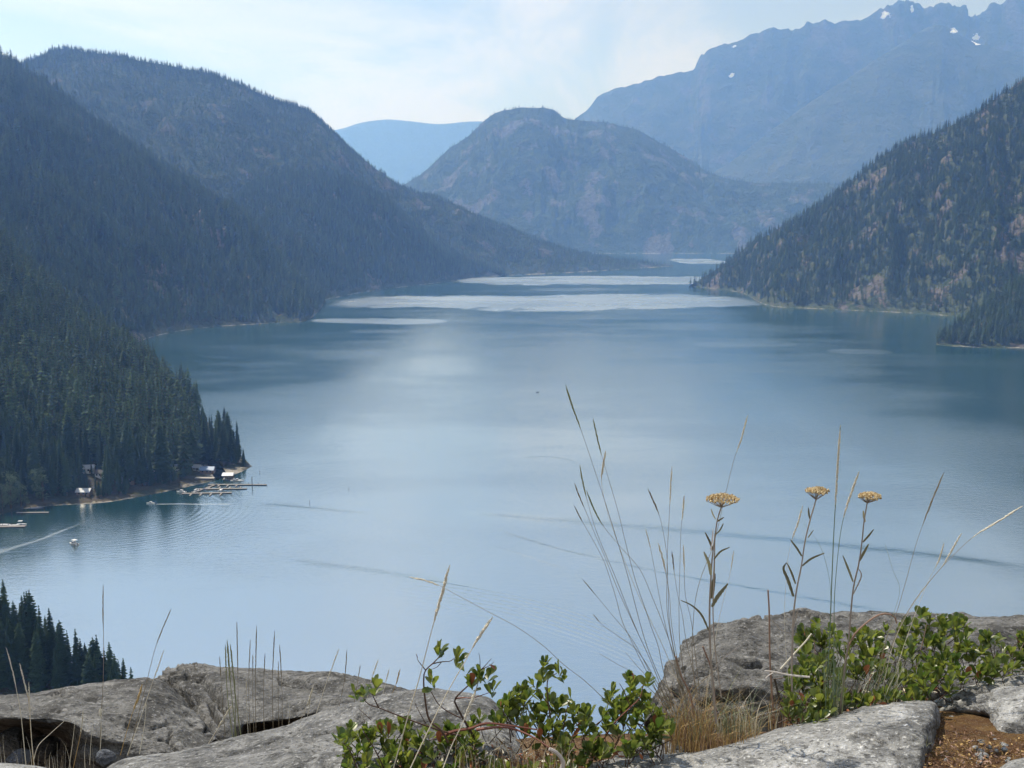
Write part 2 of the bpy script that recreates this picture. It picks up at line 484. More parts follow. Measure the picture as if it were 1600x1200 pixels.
NEEDLE = mat_needles('fir_needles', (0.007, 0.020, 0.011), (0.050, 0.088, 0.038))
NEEDLE_FAR = mat_needles('fir_needles_slope', (0.008, 0.020, 0.011), (0.072, 0.118, 0.046))
BARK = mat_bark('fir_bark', (0.10, 0.075, 0.055))
SNAG = mat_bark('grey_dead_wood', (0.26, 0.24, 0.22))

proto_col = bpy.data.collections.new('tree_prototypes')     # not linked to the scene: only sources for the forest
def proto(name, T, Cn, needle):
    m = MB(); m.add(T.v, T.f); nt_ = len(T.f); m.add(Cn.v, Cn.f)
    me = mesh_of(name, m.v, m.f, BARK); me.materials.append(needle)
    me.polygons.foreach_set('material_index', [0] * nt_ + [1] * len(Cn.f))
    proto_col.objects.link(bpy.data.objects.new(name, me))
for k, (wh, nb, rd, lo, sh) in enumerate(((15, 6, 0.135, 0.08, 0.85), (16, 6, 0.105, 0.12, 0.75), (13, 6, 0.16, 0.2, 0.65), (15, 6, 0.12, 0.05, 1.0))):
    proto('conifer_source_%d' % k, *conifer_geo(50 + k, wh, nb, rd, lo, 1, sh), NEEDLE_FAR)
def forest_nodes():
    g = bpy.data.node_groups.new('forest_on_slope', 'GeometryNodeTree')
    g.interface.new_socket('Geometry', in_out='INPUT', socket_type='NodeSocketGeometry')
    g.interface.new_socket('Geometry', in_out='OUTPUT', socket_type='NodeSocketGeometry')
    i, o = g.nodes.new('NodeGroupInput'), g.nodes.new('NodeGroupOutput')
    ci = g.nodes.new('GeometryNodeCollectionInfo'); ci.inputs['Collection'].default_value = proto_col
    ci.inputs['Separate Children'].default_value = True; ci.inputs['Reset Children'].default_value = True
    ip = g.nodes.new('GeometryNodeInstanceOnPoints'); ip.inputs['Pick Instance'].default_value = True
    def named(n, t):
        a = g.nodes.new('GeometryNodeInputNamedAttribute'); a.data_type = t; a.inputs[0].default_value = n; return a.outputs[0]
    L = g.links.new
    L(i.outputs[0], ip.inputs['Points']); L(ci.outputs[0], ip.inputs['Instance'])
    L(named('pick', 'INT'), ip.inputs['Instance Index'])
    cr = g.nodes.new('ShaderNodeCombineXYZ'); L(named('turn', 'FLOAT'), cr.inputs[2]); L(cr.outputs[0], ip.inputs['Rotation'])
    cs = g.nodes.new('ShaderNodeCombineXYZ')
    for k in range(2): L(named('wide', 'FLOAT'), cs.inputs[k])
    L(named('tall', 'FLOAT'), cs.inputs[2]); L(cs.outputs[0], ip.inputs['Scale'])
    L(ip.outputs[0], o.inputs[0])
    return g
FOREST_NT = forest_nodes()
def forest(name, label, Q, H):
    me = bpy.data.meshes.new(name); n = len(Q)
    me.vertices.add(n); me.vertices.foreach_set('co', Q.reshape(-1).astype(np.float32))
    for k, t, val in (('pick', 'INT', RNG.integers(0, 4, n)), ('turn', 'FLOAT', RNG.random(n) * 6.28), ('tall', 'FLOAT', H), ('wide', 'FLOAT', H * RNG.uniform(0.85, 1.6, n))):
        a = me.attributes.new(k, t, 'POINT'); a.data.foreach_set('value', val.astype(np.int32 if t == 'INT' else np.float32))
    o = tag(link(name, me), label, 'forest', None, 'stuff')
    md = o.modifiers.new('trees', 'NODES'); md.node_group = FOREST_NT
    return o
def heights(n, th): return th * np.clip(RNG.normal(0.80, 0.24, n), 0.3, 1.35)

# ================================================================== LARGE STRUCTURE
# lake sheet
lk = grid_mesh('lake', np.array([[[x, y, 0.0] for y in (-300, 400, 1200, 3000, 6000, 14500)] for x in (-9000, -2000, -500, 500, 2000, 9000)], float), mat_lake(), smooth=False)
tag(link('lake', lk), 'long calm blue lake between forested mountains', None, None, 'structure')

M_FAR = mat_hill('far_ridge', (0.035, 0.05, 0.03), (0.06, 0.07, 0.045), (0.16, 0.14, 0.13), 260)
M_MASSIF = mat_hill('high_massif', (0.03, 0.045, 0.028), (0.06, 0.07, 0.05), (0.11, 0.105, 0.10), 190, snow=True)
M_MID = mat_hill('mid_hill_ground', (0.03, 0.052, 0.03), (0.052, 0.072, 0.045), (0.13, 0.13, 0.13), 90, sand=3)
M_BURN = mat_hill('burnt_hill_ground', (0.018, 0.036, 0.022), (0.036, 0.048, 0.034), (0.10, 0.095, 0.09), 55, sand=3, scrub=(0.045, 0.052, 0.03))
M_LEFT = mat_hill('forest_floor_far', (0.025, 0.038, 0.02), (0.055, 0.058, 0.035), (0.20, 0.17, 0.14), 40, sand=1.0)
M_RIGHT = mat_hill('rocky_slope', (0.038, 0.055, 0.027), (0.075, 0.082, 0.04), (0.165, 0.14, 0.118), 34, sand=1.3, scrub=(0.085, 0.10, 0.045))
M_NEAR = mat_hill('forest_floor', (0.03, 0.035, 0.02), (0.075, 0.06, 0.04), (0.18, 0.14, 0.11), 18, sand=0.45)

def st_same(ridge, y):  # shore straight below each ridge point
    return [(x, y, x, ry, d) for x, ry, d in ridge]
h_far = Hill('far_ridge', 'faint blue ridge seen through the gap', st_same([(x, y, 15500) for x, y in ((300, 240), (420, 222), (525, 203), (560, 193), (600, 187), (640, 190), (690, 194), (745, 190), (820, 196), (950, 220), (1100, 240))], 359), 90, 30, M_FAR, 0, 60, 0.0007, 0.2, 1, back=0.25)
massif = [(800, 240), (860, 215), (905, 183), (940, 155), (980, 140), (1020, 130), (1062, 116), (1084, 106), (1094, 88), (1112, 75), (1150, 68), (1200, 47), (1240, 50), (1278, 38), (1330, 40), (1375, 20), (1400, 11), (1420, 4), (1448, 19), (1478, 16), (1508, 18), (1516, 28), (1545, 15), (1600, 0), (1700, -25), (1800, -40)]
h_massif = Hill('high_massif', 'high blue mountain massif with snow patches', st_same([(x, y, 10200) for x, y in massif], 372), 260, 90, M_MASSIF, 0, 120, 0.0011, 0.45, 2, back=0.3,
                snow=((1382, 24, 7, 5), (1527, 60, 6, 7), (1489, 49, 6, 4), (1144, 117, 3, 2), (1146, 73, 4, 1.6), (1425, 12, 3, 5), (1515, 68, 4, 3)), gully=90, crest=0.45, jag=75)
h_spur = Hill('massif_spur', 'blue forested spur below the snowy massif', st_same([(980, 330, 8000), (1060, 300, 8100), (1130, 262, 8200), (1190, 215, 8300), (1260, 165, 8400), (1330, 120, 8500), (1400, 72, 8600), (1445, 46, 8700), (1475, 42, 8700), (1530, 70, 8700), (1600, 82, 8700), (1700, 60, 8700), (1800, 50, 8700)], 380), 160, 60, M_MASSIF, 0, 70, 0.0013, 0.25, 5, back=0.25, snow=((1527, 62, 6, 8), (1490, 50, 5, 3)), gully=60)
mid = [(520, 330), (600, 302), (650, 275), (690, 240), (730, 209), (760, 185), (788, 170), (835, 166), (862, 169), (885, 182), (908, 187), (945, 190), (990, 201), (1035, 222), (1080, 250), (1120, 273), (1170, 283), (1250, 284), (1330, 284), (1450, 280)]
h_mid = Hill('middle_hill', 'rounded blue hill with pale cliffs across the lake', st_same([(x, y, 6200 if x < 1100 else 6000) for x, y in mid], 396), 230, 110, M_MID, 16, 80, 0.0022, 0.48, 3, back=0.25, gully=55, prof=0.85)
h_burn = Hill('burnt_hill', 'broad brownish hill behind the left shore', [(100, 475, -200, 140, 3300), (200, 470, 0, 103, 3400), (280, 465, 65, 82, 3450), (330, 462, 108, 70, 3500), (420, 455, 220, 88, 3500), (500, 450, 330, 110, 3550), (580, 446, 430, 146, 3600), (640, 442, 482, 167, 3650), (690, 438, 540, 220, 3700), (740, 434, 600, 270, 3700), (800, 430, 700, 312, 3750), (870, 427, 790, 352, 3800), (940, 423, 880, 383, 3850), (1000, 419, 960, 397, 3850), (1052, 416, 1052, 407, 3780)],
              220, 120, M_BURN, 20, 34, 0.004, 0.42, 4, back=0.35, gully=60, rock_f=2.2)
h_prom = Hill('left_promontory', 'dark forested promontory on the left shore', [(400, 490, 350, 300, 2900), (500, 470, 420, 272, 2950), (570, 456, 490, 262, 2980), (640, 447, 550, 272, 3000), (690, 441, 610, 308, 3050), (740, 434, 670, 375, 3100), (790, 429, 790, 427, 3130)],
              130, 90, M_LEFT, 22, 34, 0.005, 0.40, 6, back=0.35, gully=44, rock_f=2.0)
h_left = Hill('left_slope', 'long blue-green forested slope on the left', [(-300, 700, -300, 20, 2200), (-100, 640, -60, 75, 2250), (80, 575, 30, 93, 2300), (180, 545, 100, 145, 2300), (255, 522, 190, 205, 2300), (330, 511, 290, 268, 2300), (420, 505, 380, 335, 2300), (482, 499, 450, 410, 2250), (509, 470, 509, 466, 2180)],
              180, 130, M_LEFT, 25, 40, 0.005, 0.40, 7, back=0.35, gully=60, rock_f=2.0)
h_right = Hill('right_slope', 'steep rocky forested slope on the right', [(1076, 447, 1076, 445, 2640), (1120, 452, 1130, 405, 2650), (1160, 458, 1180, 368, 2650), (1200, 477, 1240, 335, 2600), (1270, 482, 1300, 300, 2600), (1330, 485, 1350, 262, 2600), (1400, 488, 1410, 220, 2550), (1465, 492, 1470, 195, 2550), (1540, 500, 1530, 165, 2500), (1620, 505, 1600, 117, 2500), (1800, 515, 1800, -10, 2400), (2000, 530, 2000, -80, 2350)],
               230, 150, M_RIGHT, 19, 30, 0.007, 0.46, 8, back=0.35, gully=44, rock_f=1.7)
h_rpoint = Hill('right_point', 'low forested point jutting from the right edge', [(1463, 539, 1463, 535, 1430), (1500, 542, 1490, 500, 1500), (1560, 544, 1540, 462, 1600), (1620, 545, 1610, 418, 1700), (1800, 560, 1800, 290, 1750), (2000, 580, 2000, 200, 1750)],
                90, 80, M_RIGHT, 19, 10, 0.011, 0.45, 9, back=0.35)
h_near = Hill('near_left_slope', 'dark forested slope and point on the near left', [(-330, 950, -300, 120, 1100), (-120, 850, -110, 265, 1130), (0, 804, 0, 352, 1150), (75, 791, 60, 414, 1150), (165, 785, 130, 472, 1120), (250, 770, 205, 520, 1080), (330, 752, 262, 575, 1020), (370, 740, 278, 610, 995), (394, 729, 290, 632, 978)],
              150, 170, M_NEAR, 38, 12, 0.012, 0.12, 10, back=0.3, gully=16)
h_below = Hill('slope_below_lookout', 'steep wooded slope below the lookout at lower left', [(-500, 1290, -420, 760, 330), (-200, 1290, -160, 850, 325), (-60, 1290, -20, 905, 320), (60, 1285, 55, 935, 318), (140, 1280, 118, 988, 315), (200, 1275, 165, 1012, 312), (250, 1270, 205, 1050, 308), (320, 1262, 320, 1268, 300)],
               60, 40, M_NEAR, 22, 2, 0.03, 0.2, 11, back=0.5)

# ------------------------------------------------------------------ forests
def slope_forest(hill, name, label, n, th, dens=0.85, **kw):
    Q = hill.sample(n, dens, **kw); return forest(name, label, Q, heights(len(Q), th))
slope_forest(h_mid, 'forest_on_middle_hill', 'sparse far forest covering the rounded middle hill', 16000, 19, 0.9)
slope_forest(h_burn, 'forest_on_burnt_hill', 'thin scattered conifer forest on the brownish left hill', 20000, 17, 0.75, rim=3.0)
slope_forest(h_prom, 'forest_on_promontory', 'dense conifer forest on the dark left promontory', 11000, 23, 0.8)
slope_forest(h_left, 'forest_on_left_slope', 'dense conifer forest on the long left slope', 15000, 26, 0.75)
slope_forest(h_right, 'forest_on_right_slope', 'open conifer forest among outcrops on the right slope', 11500, 20, 0.93)
slope_forest(h_rpoint, 'forest_on_right_point', 'conifer forest on the low point at right edge', 1900, 20, 0.85)

# the near wooded point: the 260 nearest trees singly, the others as one forest
Qn = h_near.sample(7600, 0.5)
px, py = project(Qn)
keep = np.ones(len(Qn), bool)
CLEAR = [(139, 748, 9, 9), (246, 745, 7, 8), (277, 741, 6, 7), (308, 741, 6, 7), (158, 752, 7, 8), (355, 748, 26, 10), (345, 733, 14, 7), (130, 783, 30, 4), (225, 770, 26, 6), (320, 760, 22, 8), (20, 795, 40, 12), (66, 786, 14, 5)]
for cx, cyy, rx, ry in CLEAR: keep &= ((px - cx) / rx) ** 2 + ((py - cyy) / ry) ** 2 > 1
Qn, px, py = Qn[keep], px[keep], py[keep]
Hn = 31 * np.clip(RNG.normal(0.80, 0.24, len(Qn)), 0.3, 1.35)
for cx, cyy in ((138, 737), (157, 744), (246, 736), (277, 735), (308, 735), (325, 738), (131, 772), (195, 755)):   # young low trees before the cabins
    Hn = np.where((np.abs(px - cx) < 8) & (py > cyy), Hn * 0.35, Hn)
inside = (px > 2) & (px < 420) & (py > 640)
score = np.where(inside, Qn[:, 1] - 0.02 * Hn, 1e9)
order = np.argsort(score)
N_SINGLE = 200
single = order[:N_SINGLE]; rest = order[N_SINGLE:]
forest('forest_on_near_slope', 'dense dark conifer forest climbing the near left slope', Qn[rest], Hn[rest])

CONIFERS = []
for k, (wh, nb, rd, lo, sh) in enumerate(((26, 8, 0.125, 0.07, 0.85), (28, 8, 0.10, 0.1, 0.75), (22, 8, 0.15, 0.16, 0.62), (26, 8, 0.115, 0.04, 1.0))):
    T, Cn = conifer_geo(80 + k, wh, nb, rd, lo, 2, sh)
    CONIFERS.append((mesh_of('trunk', T.v, T.f, BARK), mesh_of('crown', Cn.v, Cn.f, NEEDLE)))
def conifer(P, h, label, group=None, kind=None, wide=1.0, name='conifer_tree'):
    k = random.randrange(4) if kind is None else kind
    w = h * wide
    o = thing(name, label, 'tree', (P[0], P[1], P[2] - 0.3), group, (0, 0, random.random() * 6.28), (w, w, h))
    link('trunk', CONIFERS[k][0], o); link('crown', CONIFERS[k][1], o)
    return o
def hill_z(hill, x, y):
    P = hill.P.reshape(-1, 3); d = (P[:, 0] - x) ** 2 + (P[:, 1] - y) ** 2
    k = np.argsort(d)[:4]; w = 1 / (d[k] + 0.01); return float((P[k, 2] * w).sum() / w.sum())
def near_at(px_, py_):
    """Spot on the near slope seen at a pixel."""
    qx, qy = project(h_near.P[:, 3:]); d = (qx - px_) ** 2 + (qy - py_) ** 2
    v = h_near.v[3:]; d = d + (v[None, :] > 1) * 1e6
    i, j = np.unravel_index(np.argmin(d), d.shape); return h_near.P[i, j + 3]
tips = []
for k in range(46):                                                   # the grove filling the tip of the point
    bx_ = random.uniform(286, 384); lo_ = np.interp(bx_, [286, 330, 384], [655, 678, 716]); hi_ = np.interp(bx_, [286, 384], [733, 724])
    tips.append((near_at(bx_, random.uniform(lo_, hi_)), random.uniform(15, 31) * (0.75 if bx_ > 365 else 1)))
def row_label(P):
    x = float(project(P)[0])
    for lim, t in ((45, 'among the broadleaf trees at far left'), (100, 'above the small beach at left'), (165, 'around the white cabin left of the landing'), (235, 'above the dark landing left of the marina'),
                   (290, 'behind the left half of the marina'), (340, 'behind the docks, left of the boathouse'), (999, 'on the tip of the wooded point beyond the boathouse')):
        if x < lim: return 'dark conifer in the front rows ' + t, 'front row conifers ' + t
for P_, h_ in tips: conifer(P_, h_, *row_label(P_), wide=random.uniform(1.1, 1.5))
for i in single:
    conifer(Qn[i], float(Hn[i]), *row_label(Qn[i]), wide=random.uniform(0.95, 1.5))
for bx_, by_, h, kd, wd, lab in ((381, 727, 13, 0, 1.5, 'small conifer standing alone at the very tip of the wooded point'),
                                 (372, 722, 30, 1, 1.1, 'tall slim conifer nearest the tip of the point'),
                                 (364, 722, 27, 0, 1.1, 'conifer second from the tip of the wooded point'),
                                 (345, 718, 36, 0, 1.2, 'tall pointed conifer above the boathouse'),
                                 (333, 717, 33, 3, 1.2, 'tall conifer left of the one above the boathouse'),
                                 (320, 719, 38, 0, 1.2, 'tallest dark conifer on the point, left of the boathouse'),
                                 (352, 722, 27, 2, 1.0, 'bushy conifer between the tall pointed one and the tip')):
    conifer(near_at(bx_, by_), h, lab, None, kd, wd)
# a dead snag on the point
sg = near_at(297, 690); s_o = thing('dead_tree', 'bare grey dead tree rising above the conifers of the point', 'tree', (sg[0], sg[1], sg[2] - .3), scl=27)
m = MB(); m.tube([(0, 0, 0), (0.01, 0, 0.5), (0.006, 0, 1)], [0.017, 0.011, 0.003], 6); m.build('trunk', SNAG, s_o)
m = MB(); rr = random.Random(5)
for k in range(26):
    z = 0.35 + k * 0.024; a = rr.random() * 6.28; L = rr.uniform(0.03, 0.09) * (1.2 - z); m.tube([(0, 0, z), (math.cos(a) * L, math.sin(a) * L, z - 0.01)], [0.003, 0.001], 3)
m.build('branch', SNAG, s_o)
# broadleaf trees by the left landing
def mat_leaves(name, c1, c2):
    M = Mat(name); n = M.noise(M.coord('Object'), 7.0, 3, 0.6)
    M.leafy(M.mix(n.smooth(0.3, 0.7), c1, c2), 0.6, 0.3, 0.2); return M.m
BROADLEAF = mat_leaves('broadleaf_foliage', (0.05, 0.08, 0.04), (0.12, 0.16, 0.085))
def broadleaf(P, h, label, seed, rx=0.24):
    r = random.Random(seed)
    o = thing('broadleaf_tree', label, 'tree', (P[0], P[1], P[2] - 0.3), scl=h)
    m = MB(); m.tube([(0, 0, 0), (0.02, 0.01, 0.3), (0.01, 0, 0.8)], [0.025, 0.017, 0.005], 6)
    for k in range(7):
        a, z = r.random() * 6.28, r.uniform(0.2, 0.6); m.tube([(0.015, 0, z), (math.cos(a) * 0.14, math.sin(a) * 0.14, z + 0.16)], [0.009, 0.002], 4)
    m.build('trunk', BARK, o)
    c = MB(); cl = [(r.gauss(0, rx * 0.5), r.gauss(0, rx * 0.5), r.uniform(0.18, 0.92), r.uniform(0.06, 0.12)) for _ in range(26)]
    for x, y, z, s in cl:
        for _ in range(46):
            d = Vector((r.gauss(0, 1), r.gauss(0, 1), r.gauss(0, 1))).normalized() * s * r.uniform(0.6, 1.0)
            p = Vector((x, y, z)) + d; e = 0.016
            u = Vector((r.gauss(0, 1), r.gauss(0, 1), r.gauss(0, 1))).normalized() * e; w = u.orthogonal().normalized() * e * 0.7
            c.add([p - u, p + w, p + u, p - w], [(0, 1, 2, 3)])
    c.build('crown', BROADLEAF, o)
broadleaf(near_at(18, 794), 24, 'tall grey-green broadleaf tree on the shore at far left', 1)
broadleaf(near_at(31, 792), 16, 'rounded broadleaf tree right beside the tall one at far left', 2, 0.3)
broadleaf(near_at(68, 784), 22, 'lighter green broadleaf tree above the small beach', 3)
broadleaf(near_at(5, 798), 17, 'broadleaf tree at the left picture edge above the moored boats', 4, 0.3)
broadleaf(near_at(292, 741), 11, 'small bright green broadleaf tree behind the docks', 6, 0.32)

# trees on the slope below the lookout
def below_at(px_, base_top):
    qx, qy = project(h_below.P[:, 3:]); return None
edge = [(4, 905), (20, 938), (33, 930), (45, 922), (60, 946), (76, 950), (92, 968), (117, 982), (104, 985), (132, 1004), (150, 992), (162, 1012), (170, 1003), (184, 1030), (192, 1028), (204, 1042)]
LAB_EDGE = {204: 'small conifer at the right end of the clump below the left rock', 192: 'second conifer from the right end of the clump below left rock', 150: 'tall slim conifer topping the right half of the lower left clump',
            117: 'pointed conifer near the middle of the lower left clump', 4: 'tallest conifer at the left picture edge in the lower left clump'}
GB = 'conifers on the slope below the lookout'
LB = 'dark conifer within the clump on the slope below the left rock'
def ground_below(x, y):
    return hill_z(h_below, x, y)
for ex, ey in edge:
    dist = 318 - ex * 0.05 + random.uniform(-3, 3)
    T = at(ex, ey, dist); z = ground_below(T[0], T[1]); hgt = float(np.clip(T[2] - z, 8, 34))
    conifer((T[0], T[1], T[2] - hgt + 0.3), hgt, LAB_EDGE.get(ex, LB), None if ex in LAB_EDGE else GB, wide=random.uniform(1.1, 1.5) * (1.25 if hgt < 16 else 1.0))
mm = MB()
Qb = h_below.sample(220, 0.2, vmin=0.25, vmax=0.98); pxb, pyb = project(Qb)
cnt = 0
for i in np.argsort(-Qb[:, 1]):
    if pxb[i] > 195 or pxb[i] < -60: continue
    h = random.uniform(15, 23)
    tx, ty = project(Qb[i] + np.array([0, 0, h]))
    lim = np.interp(tx, [e[0] for e in edge], [e[1] for e in edge])
    if ty < lim - 4 or ty > 1090: continue
    conifer(Qb[i], h, LB, GB, wide=random.uniform(1.15, 1.55)); cnt += 1
    if cnt >= 60: break
sg = at(45, 915, 316); z = ground_below(sg[0], sg[1])
d_o = thing('dead_tree', 'thin bare snag sticking up from the lower left conifer clump', 'tree', (sg[0], sg[1], z - 0.5), scl=float(sg[2] - z))
m = MB(); m.tube([(0, 0, 0), (0, 0, 1)], [0.008, 0.002], 5); m.build('trunk', SNAG, d_o)
m = MB()
for k in range(14): a = rr.random() * 6.28; zz = 0.5 + k * 0.035; m.tube([(0, 0, zz), (math.cos(a) * .03, math.sin(a) * .03, zz + 0.008)], [0.002, 0.001], 3)
m.build('branch', SNAG, d_o)

# ================================================================== MARINA, BOATS, CABINS
def plain(name, c, rough=0.6, spec=0.3, var=0.25, scale=3.0):
    M = Mat(name); n = M.noise(M.coord('Object'), scale, 4, 0.6)
    M.bsdf(M.mix(n, tuple(k * (1 - var) for k in c), tuple(min(1, k * (1 + var)) for k in c)), rough, spec=spec); return M.m
WOOD = plain('weathered_dock_wood', (0.22, 0.20, 0.175), 0.85)
WOOD_D = plain('dark_pile_wood', (0.09, 0.075, 0.06), 0.9)
HULL = plain('white_hull', (0.62, 0.62, 0.61), 0.35, 0.5, 0.06)
NAVY = plain('dark_hull_trim', (0.03, 0.045, 0.08), 0.4)
GLASSD = plain('dark_cabin_glass', (0.02, 0.03, 0.035), 0.1, 0.6)
CABINW = plain('pale_cabin_wall', (0.68, 0.66, 0.60), 0.8, 0.2, 0.12)
CABINB = plain('brown_cabin_wall', (0.20, 0.13, 0.09), 0.85)
ROOFG = plain('grey_metal_roof', (0.40, 0.42, 0.44), 0.45, 0.5, 0.1)
ROOFD = plain('dark_shingle_roof', (0.10, 0.095, 0.09), 0.9)
ROOFB = plain('blue_metal_roof', (0.16, 0.24, 0.38), 0.5, 0.4, 0.1)

def dock(a, b, width, label, fingers=(), group=None):
    A, B = on_lake(*a), on_lake(*b); d = B - A; L = float(np.linalg.norm(d)); ang = math.atan2(d[1], d[0])
    o = thing('dock', label, 'dock', (A[0], A[1], 0), group, (0, 0, ang))
    m = MB(); n = max(3, int(L / 1.6))
    for k in range(n): m.box((L * k / n + 0.02, -width / 2, 0.42), (L * (k + 1) / n - 0.02, width / 2, 0.52))
    m.build('deck', WOOD, o)
    m = MB()
    for sgn in (-1, 1): m.box((0, sgn * width * 0.42 - 0.1, 0.18), (L, sgn * width * 0.42 + 0.1, 0.415))
    m.build('beam', WOOD_D, o)
    k = 0.6
    while k < L:
        m = MB(); m.tube([(k, width / 2 + 0.12, -1.2), (k, width / 2 + 0.12, 1.5)], 0.14, 6); m.build('pile', WOOD_D, o); k += max(5.0, L / 6)
    for f, l in fingers:
        m = MB(); y0 = -width / 2 - l if l > 0 else width / 2 - l * 0
        lo, hi = (-width / 2 - abs(l), -width / 2 - 0.02) if l > 0 else (width / 2 + 0.02, width / 2 + abs(l))
        m.box((f * L - 0.5, lo, 0.36), (f * L + 0.5, hi, 0.46)); m.build('finger_deck', WOOD, o)
    return o
def hull(m, L, Wd, Hh, z0=-0.15):
    n = 9; v = []; 
    for i in range(n):
        t = i / (n - 1); w = Wd / 2 * (1 - max(0, (t - 0.45) / 0.55) ** 2.2) + 0.02; k = 0.12 * Hh * max(0, t - 0.5)
        x = -L / 2 + L * t
        v += [(x, -w, z0 + Hh + k), (x - 0.04 * L * t, -w * 0.72, z0), (x - 0.04 * L * t, w * 0.72, z0), (x, w, z0 + Hh + k)]
    f = []
    for i in range(n - 1):
        for k in range(3): f.append((i * 4 + k, i * 4 + k + 1, (i + 1) * 4 + k + 1, (i + 1) * 4 + k))
    f += [(0, 3, 2, 1), ((n - 1) * 4, (n - 1) * 4 + 1, (n - 1) * 4 + 2, (n - 1) * 4 + 3)]
    m.add(v, f)
    inset = [(v[i * 4][0], v[i * 4][1] * 0.93, v[i * 4][2] - 0.06) for i in range(n)] + [(v[i * 4 + 3][0], v[i * 4 + 3][1] * 0.93, v[i * 4 + 3][2] - 0.06) for i in range(n)]
    m.add(inset, [(i, i + 1, n + i + 1, n + i) for i in range(n - 1)])
def boat(px_, py_, L, heading, label, cabin=True, group=None, canopy=False, dark=False):
    p = on_lake(px_, py_); o = thing('boat', label, 'boat', (p[0], p[1], 0), group, (0, 0, heading))
    m = MB(); hull(m, L, L * 0.34, L * 0.14); m.build('hull', NAVY if dark else HULL, o)
    m = MB(); m.box((-L * .46, -L * .171, L * 0.075), (L * .1, -L * .16, L * 0.1)); m.box((-L * .46, L * .16, L * 0.075), (L * .1, L * .171, L * 0.1)); m.build('rub_rail', NAVY, o)
    if cabin:
        m = MB(); v = [(-L * .2, -L * .13, L * .11), (L * .2, -L * .11, L * .11), (L * .2, L * .11, L * .11), (-L * .2, L * .13, L * .11), (-L * .17, -L * .11, L * .27), (L * .08, -L * .09, L * .27), (L * .08, L * .09, L * .27), (-L * .17, L * .11, L * .27)]
        m.add(v, [(4, 5, 6, 7), (0, 1, 5, 4), (1, 2, 6, 5), (2, 3, 7, 6), (3, 0, 4, 7)]); cb = m.build('cabin', HULL, o)
        m = MB(); m.box((-L * .16, -L * .126, L * .18), (L * .08, L * .126, L * .235)); m.build('cabin_window', GLASSD, cb)
    if canopy:
        for sx in (-.3, .05):
            for sy in (-.13, .13):
                m = MB(); m.tube([(L * sx, L * sy, L * .1), (L * sx, L * sy, L * .4)], 0.03, 4); m.build('canopy_post', NAVY, o)
        m = MB(); m.box((-L * .33, -L * .16, L * .4), (L * .09, L * .16, L * .42)); m.build('canopy', HULL, o)
    m = MB(); m.box((-L * .5, -0.22, 0.0), (-L * .46, 0.22, L * .2)); m.build('outboard_motor', NAVY, o)
    return o
GD = 'docks of the marina'
dock((284, 772), (362, 770.5), 2.2, 'lowest and nearest dock of the marina, moored boats at its left end', [(f, 5) for f in (.2, .4, .6, .8)], GD)
dock((305, 765), (386, 764), 2.2, 'middle dock of the marina between the near and the far dock', [(f, -4) for f in (.25, .45, .65, .85)], GD)
dock((325, 758), (417, 758), 2.0, 'long far dock of the marina reaching farthest into the lake', [(f, 4) for f in (.2, .35, .5)], GD)
dock((304, 770), (340, 757), 1.6, 'slanting walkway joining the marina docks to the shore', (), GD)
dock((26, 802), (76, 801.5), 1.8, 'short thin dock below the broadleaf trees at far left')
dock((-14, 824), (40, 823), 3.0, 'dock with a dark moored raft at the left picture edge')
GM = 'boats moored at the marina'
boat(283, 769.5, 6.5, 2.9, 'white cabin boat at the left end of the nearest marina dock', True, GM)
boat(306, 768.5, 6.0, 1.2, 'white boat moored midway along the nearest marina dock', True, GM)
boat(345, 766, 5.0, 1.4, 'small open boat tied between the near and middle docks', False, GM)
boat(366, 751.5, 5.0, 0.2, 'small white boat left of two others beside the boathouse', True, GM)
boat(371, 751, 5.2, 0.3, 'middle white boat of three beside the boathouse', True, GM)
boat(376, 751.5, 4.6, 0.2, 'right-hand white boat of three beside the boathouse', False, GM)
boat(115, 851, 6.6, 2.6, 'white boat with canopy drifting alone off the left shore', True, None, True)
boat(235, 787, 5.0, 3.1, 'small white motor boat pulling a straight foam track')
boat(34, 820, 5.5, 0.1, 'white boat with raised canopy at the right end of the left dock', False, None, True)
boat(8, 821, 6.0, 0.0, 'low pale boat moored at the left picture edge', False)
boat(22, 822, 6.0, 0.1, 'low boat moored between two others on the left dock', False)
boat(58, 796, 8.0, 0.05, 'dark barge below the broadleaf trees at left', False, None, False, True)
# marker posts and floats in open water
def marker(px_, py_, h, label, r=0.16):
    p = on_lake(px_, py_); o = thing('marker_post', label, 'post', (p[0], p[1], 0))
    m = MB(); m.tube([(0, 0, -1), (0, 0, h)], r, 6); m.build('pole', WOOD_D, o)
    m = MB(); m.tube([(0, 0, h), (0, 0, h + .25)], [r * 1.4, r * .5], 6); m.build('cap', WOOD_D, o)
marker(394, 760, 5.5, 'tall dark post beside the far marina dock', 0.22)
marker(394, 757, 5.0, 'second tall post behind the far marina dock', 0.2)
marker(406, 739, 1.4, 'tiny dark marker in open water off the point')
marker(484, 786, 1.5, 'tiny dark marker alone in the lake right of the docks')
marker(545, 765, 1.2, 'tiny dark float in the middle of the lake')
b0 = boat(840, 613, 4.2, 1.0, 'tiny dark boat alone in the middle of the lake', False, None, False, True)

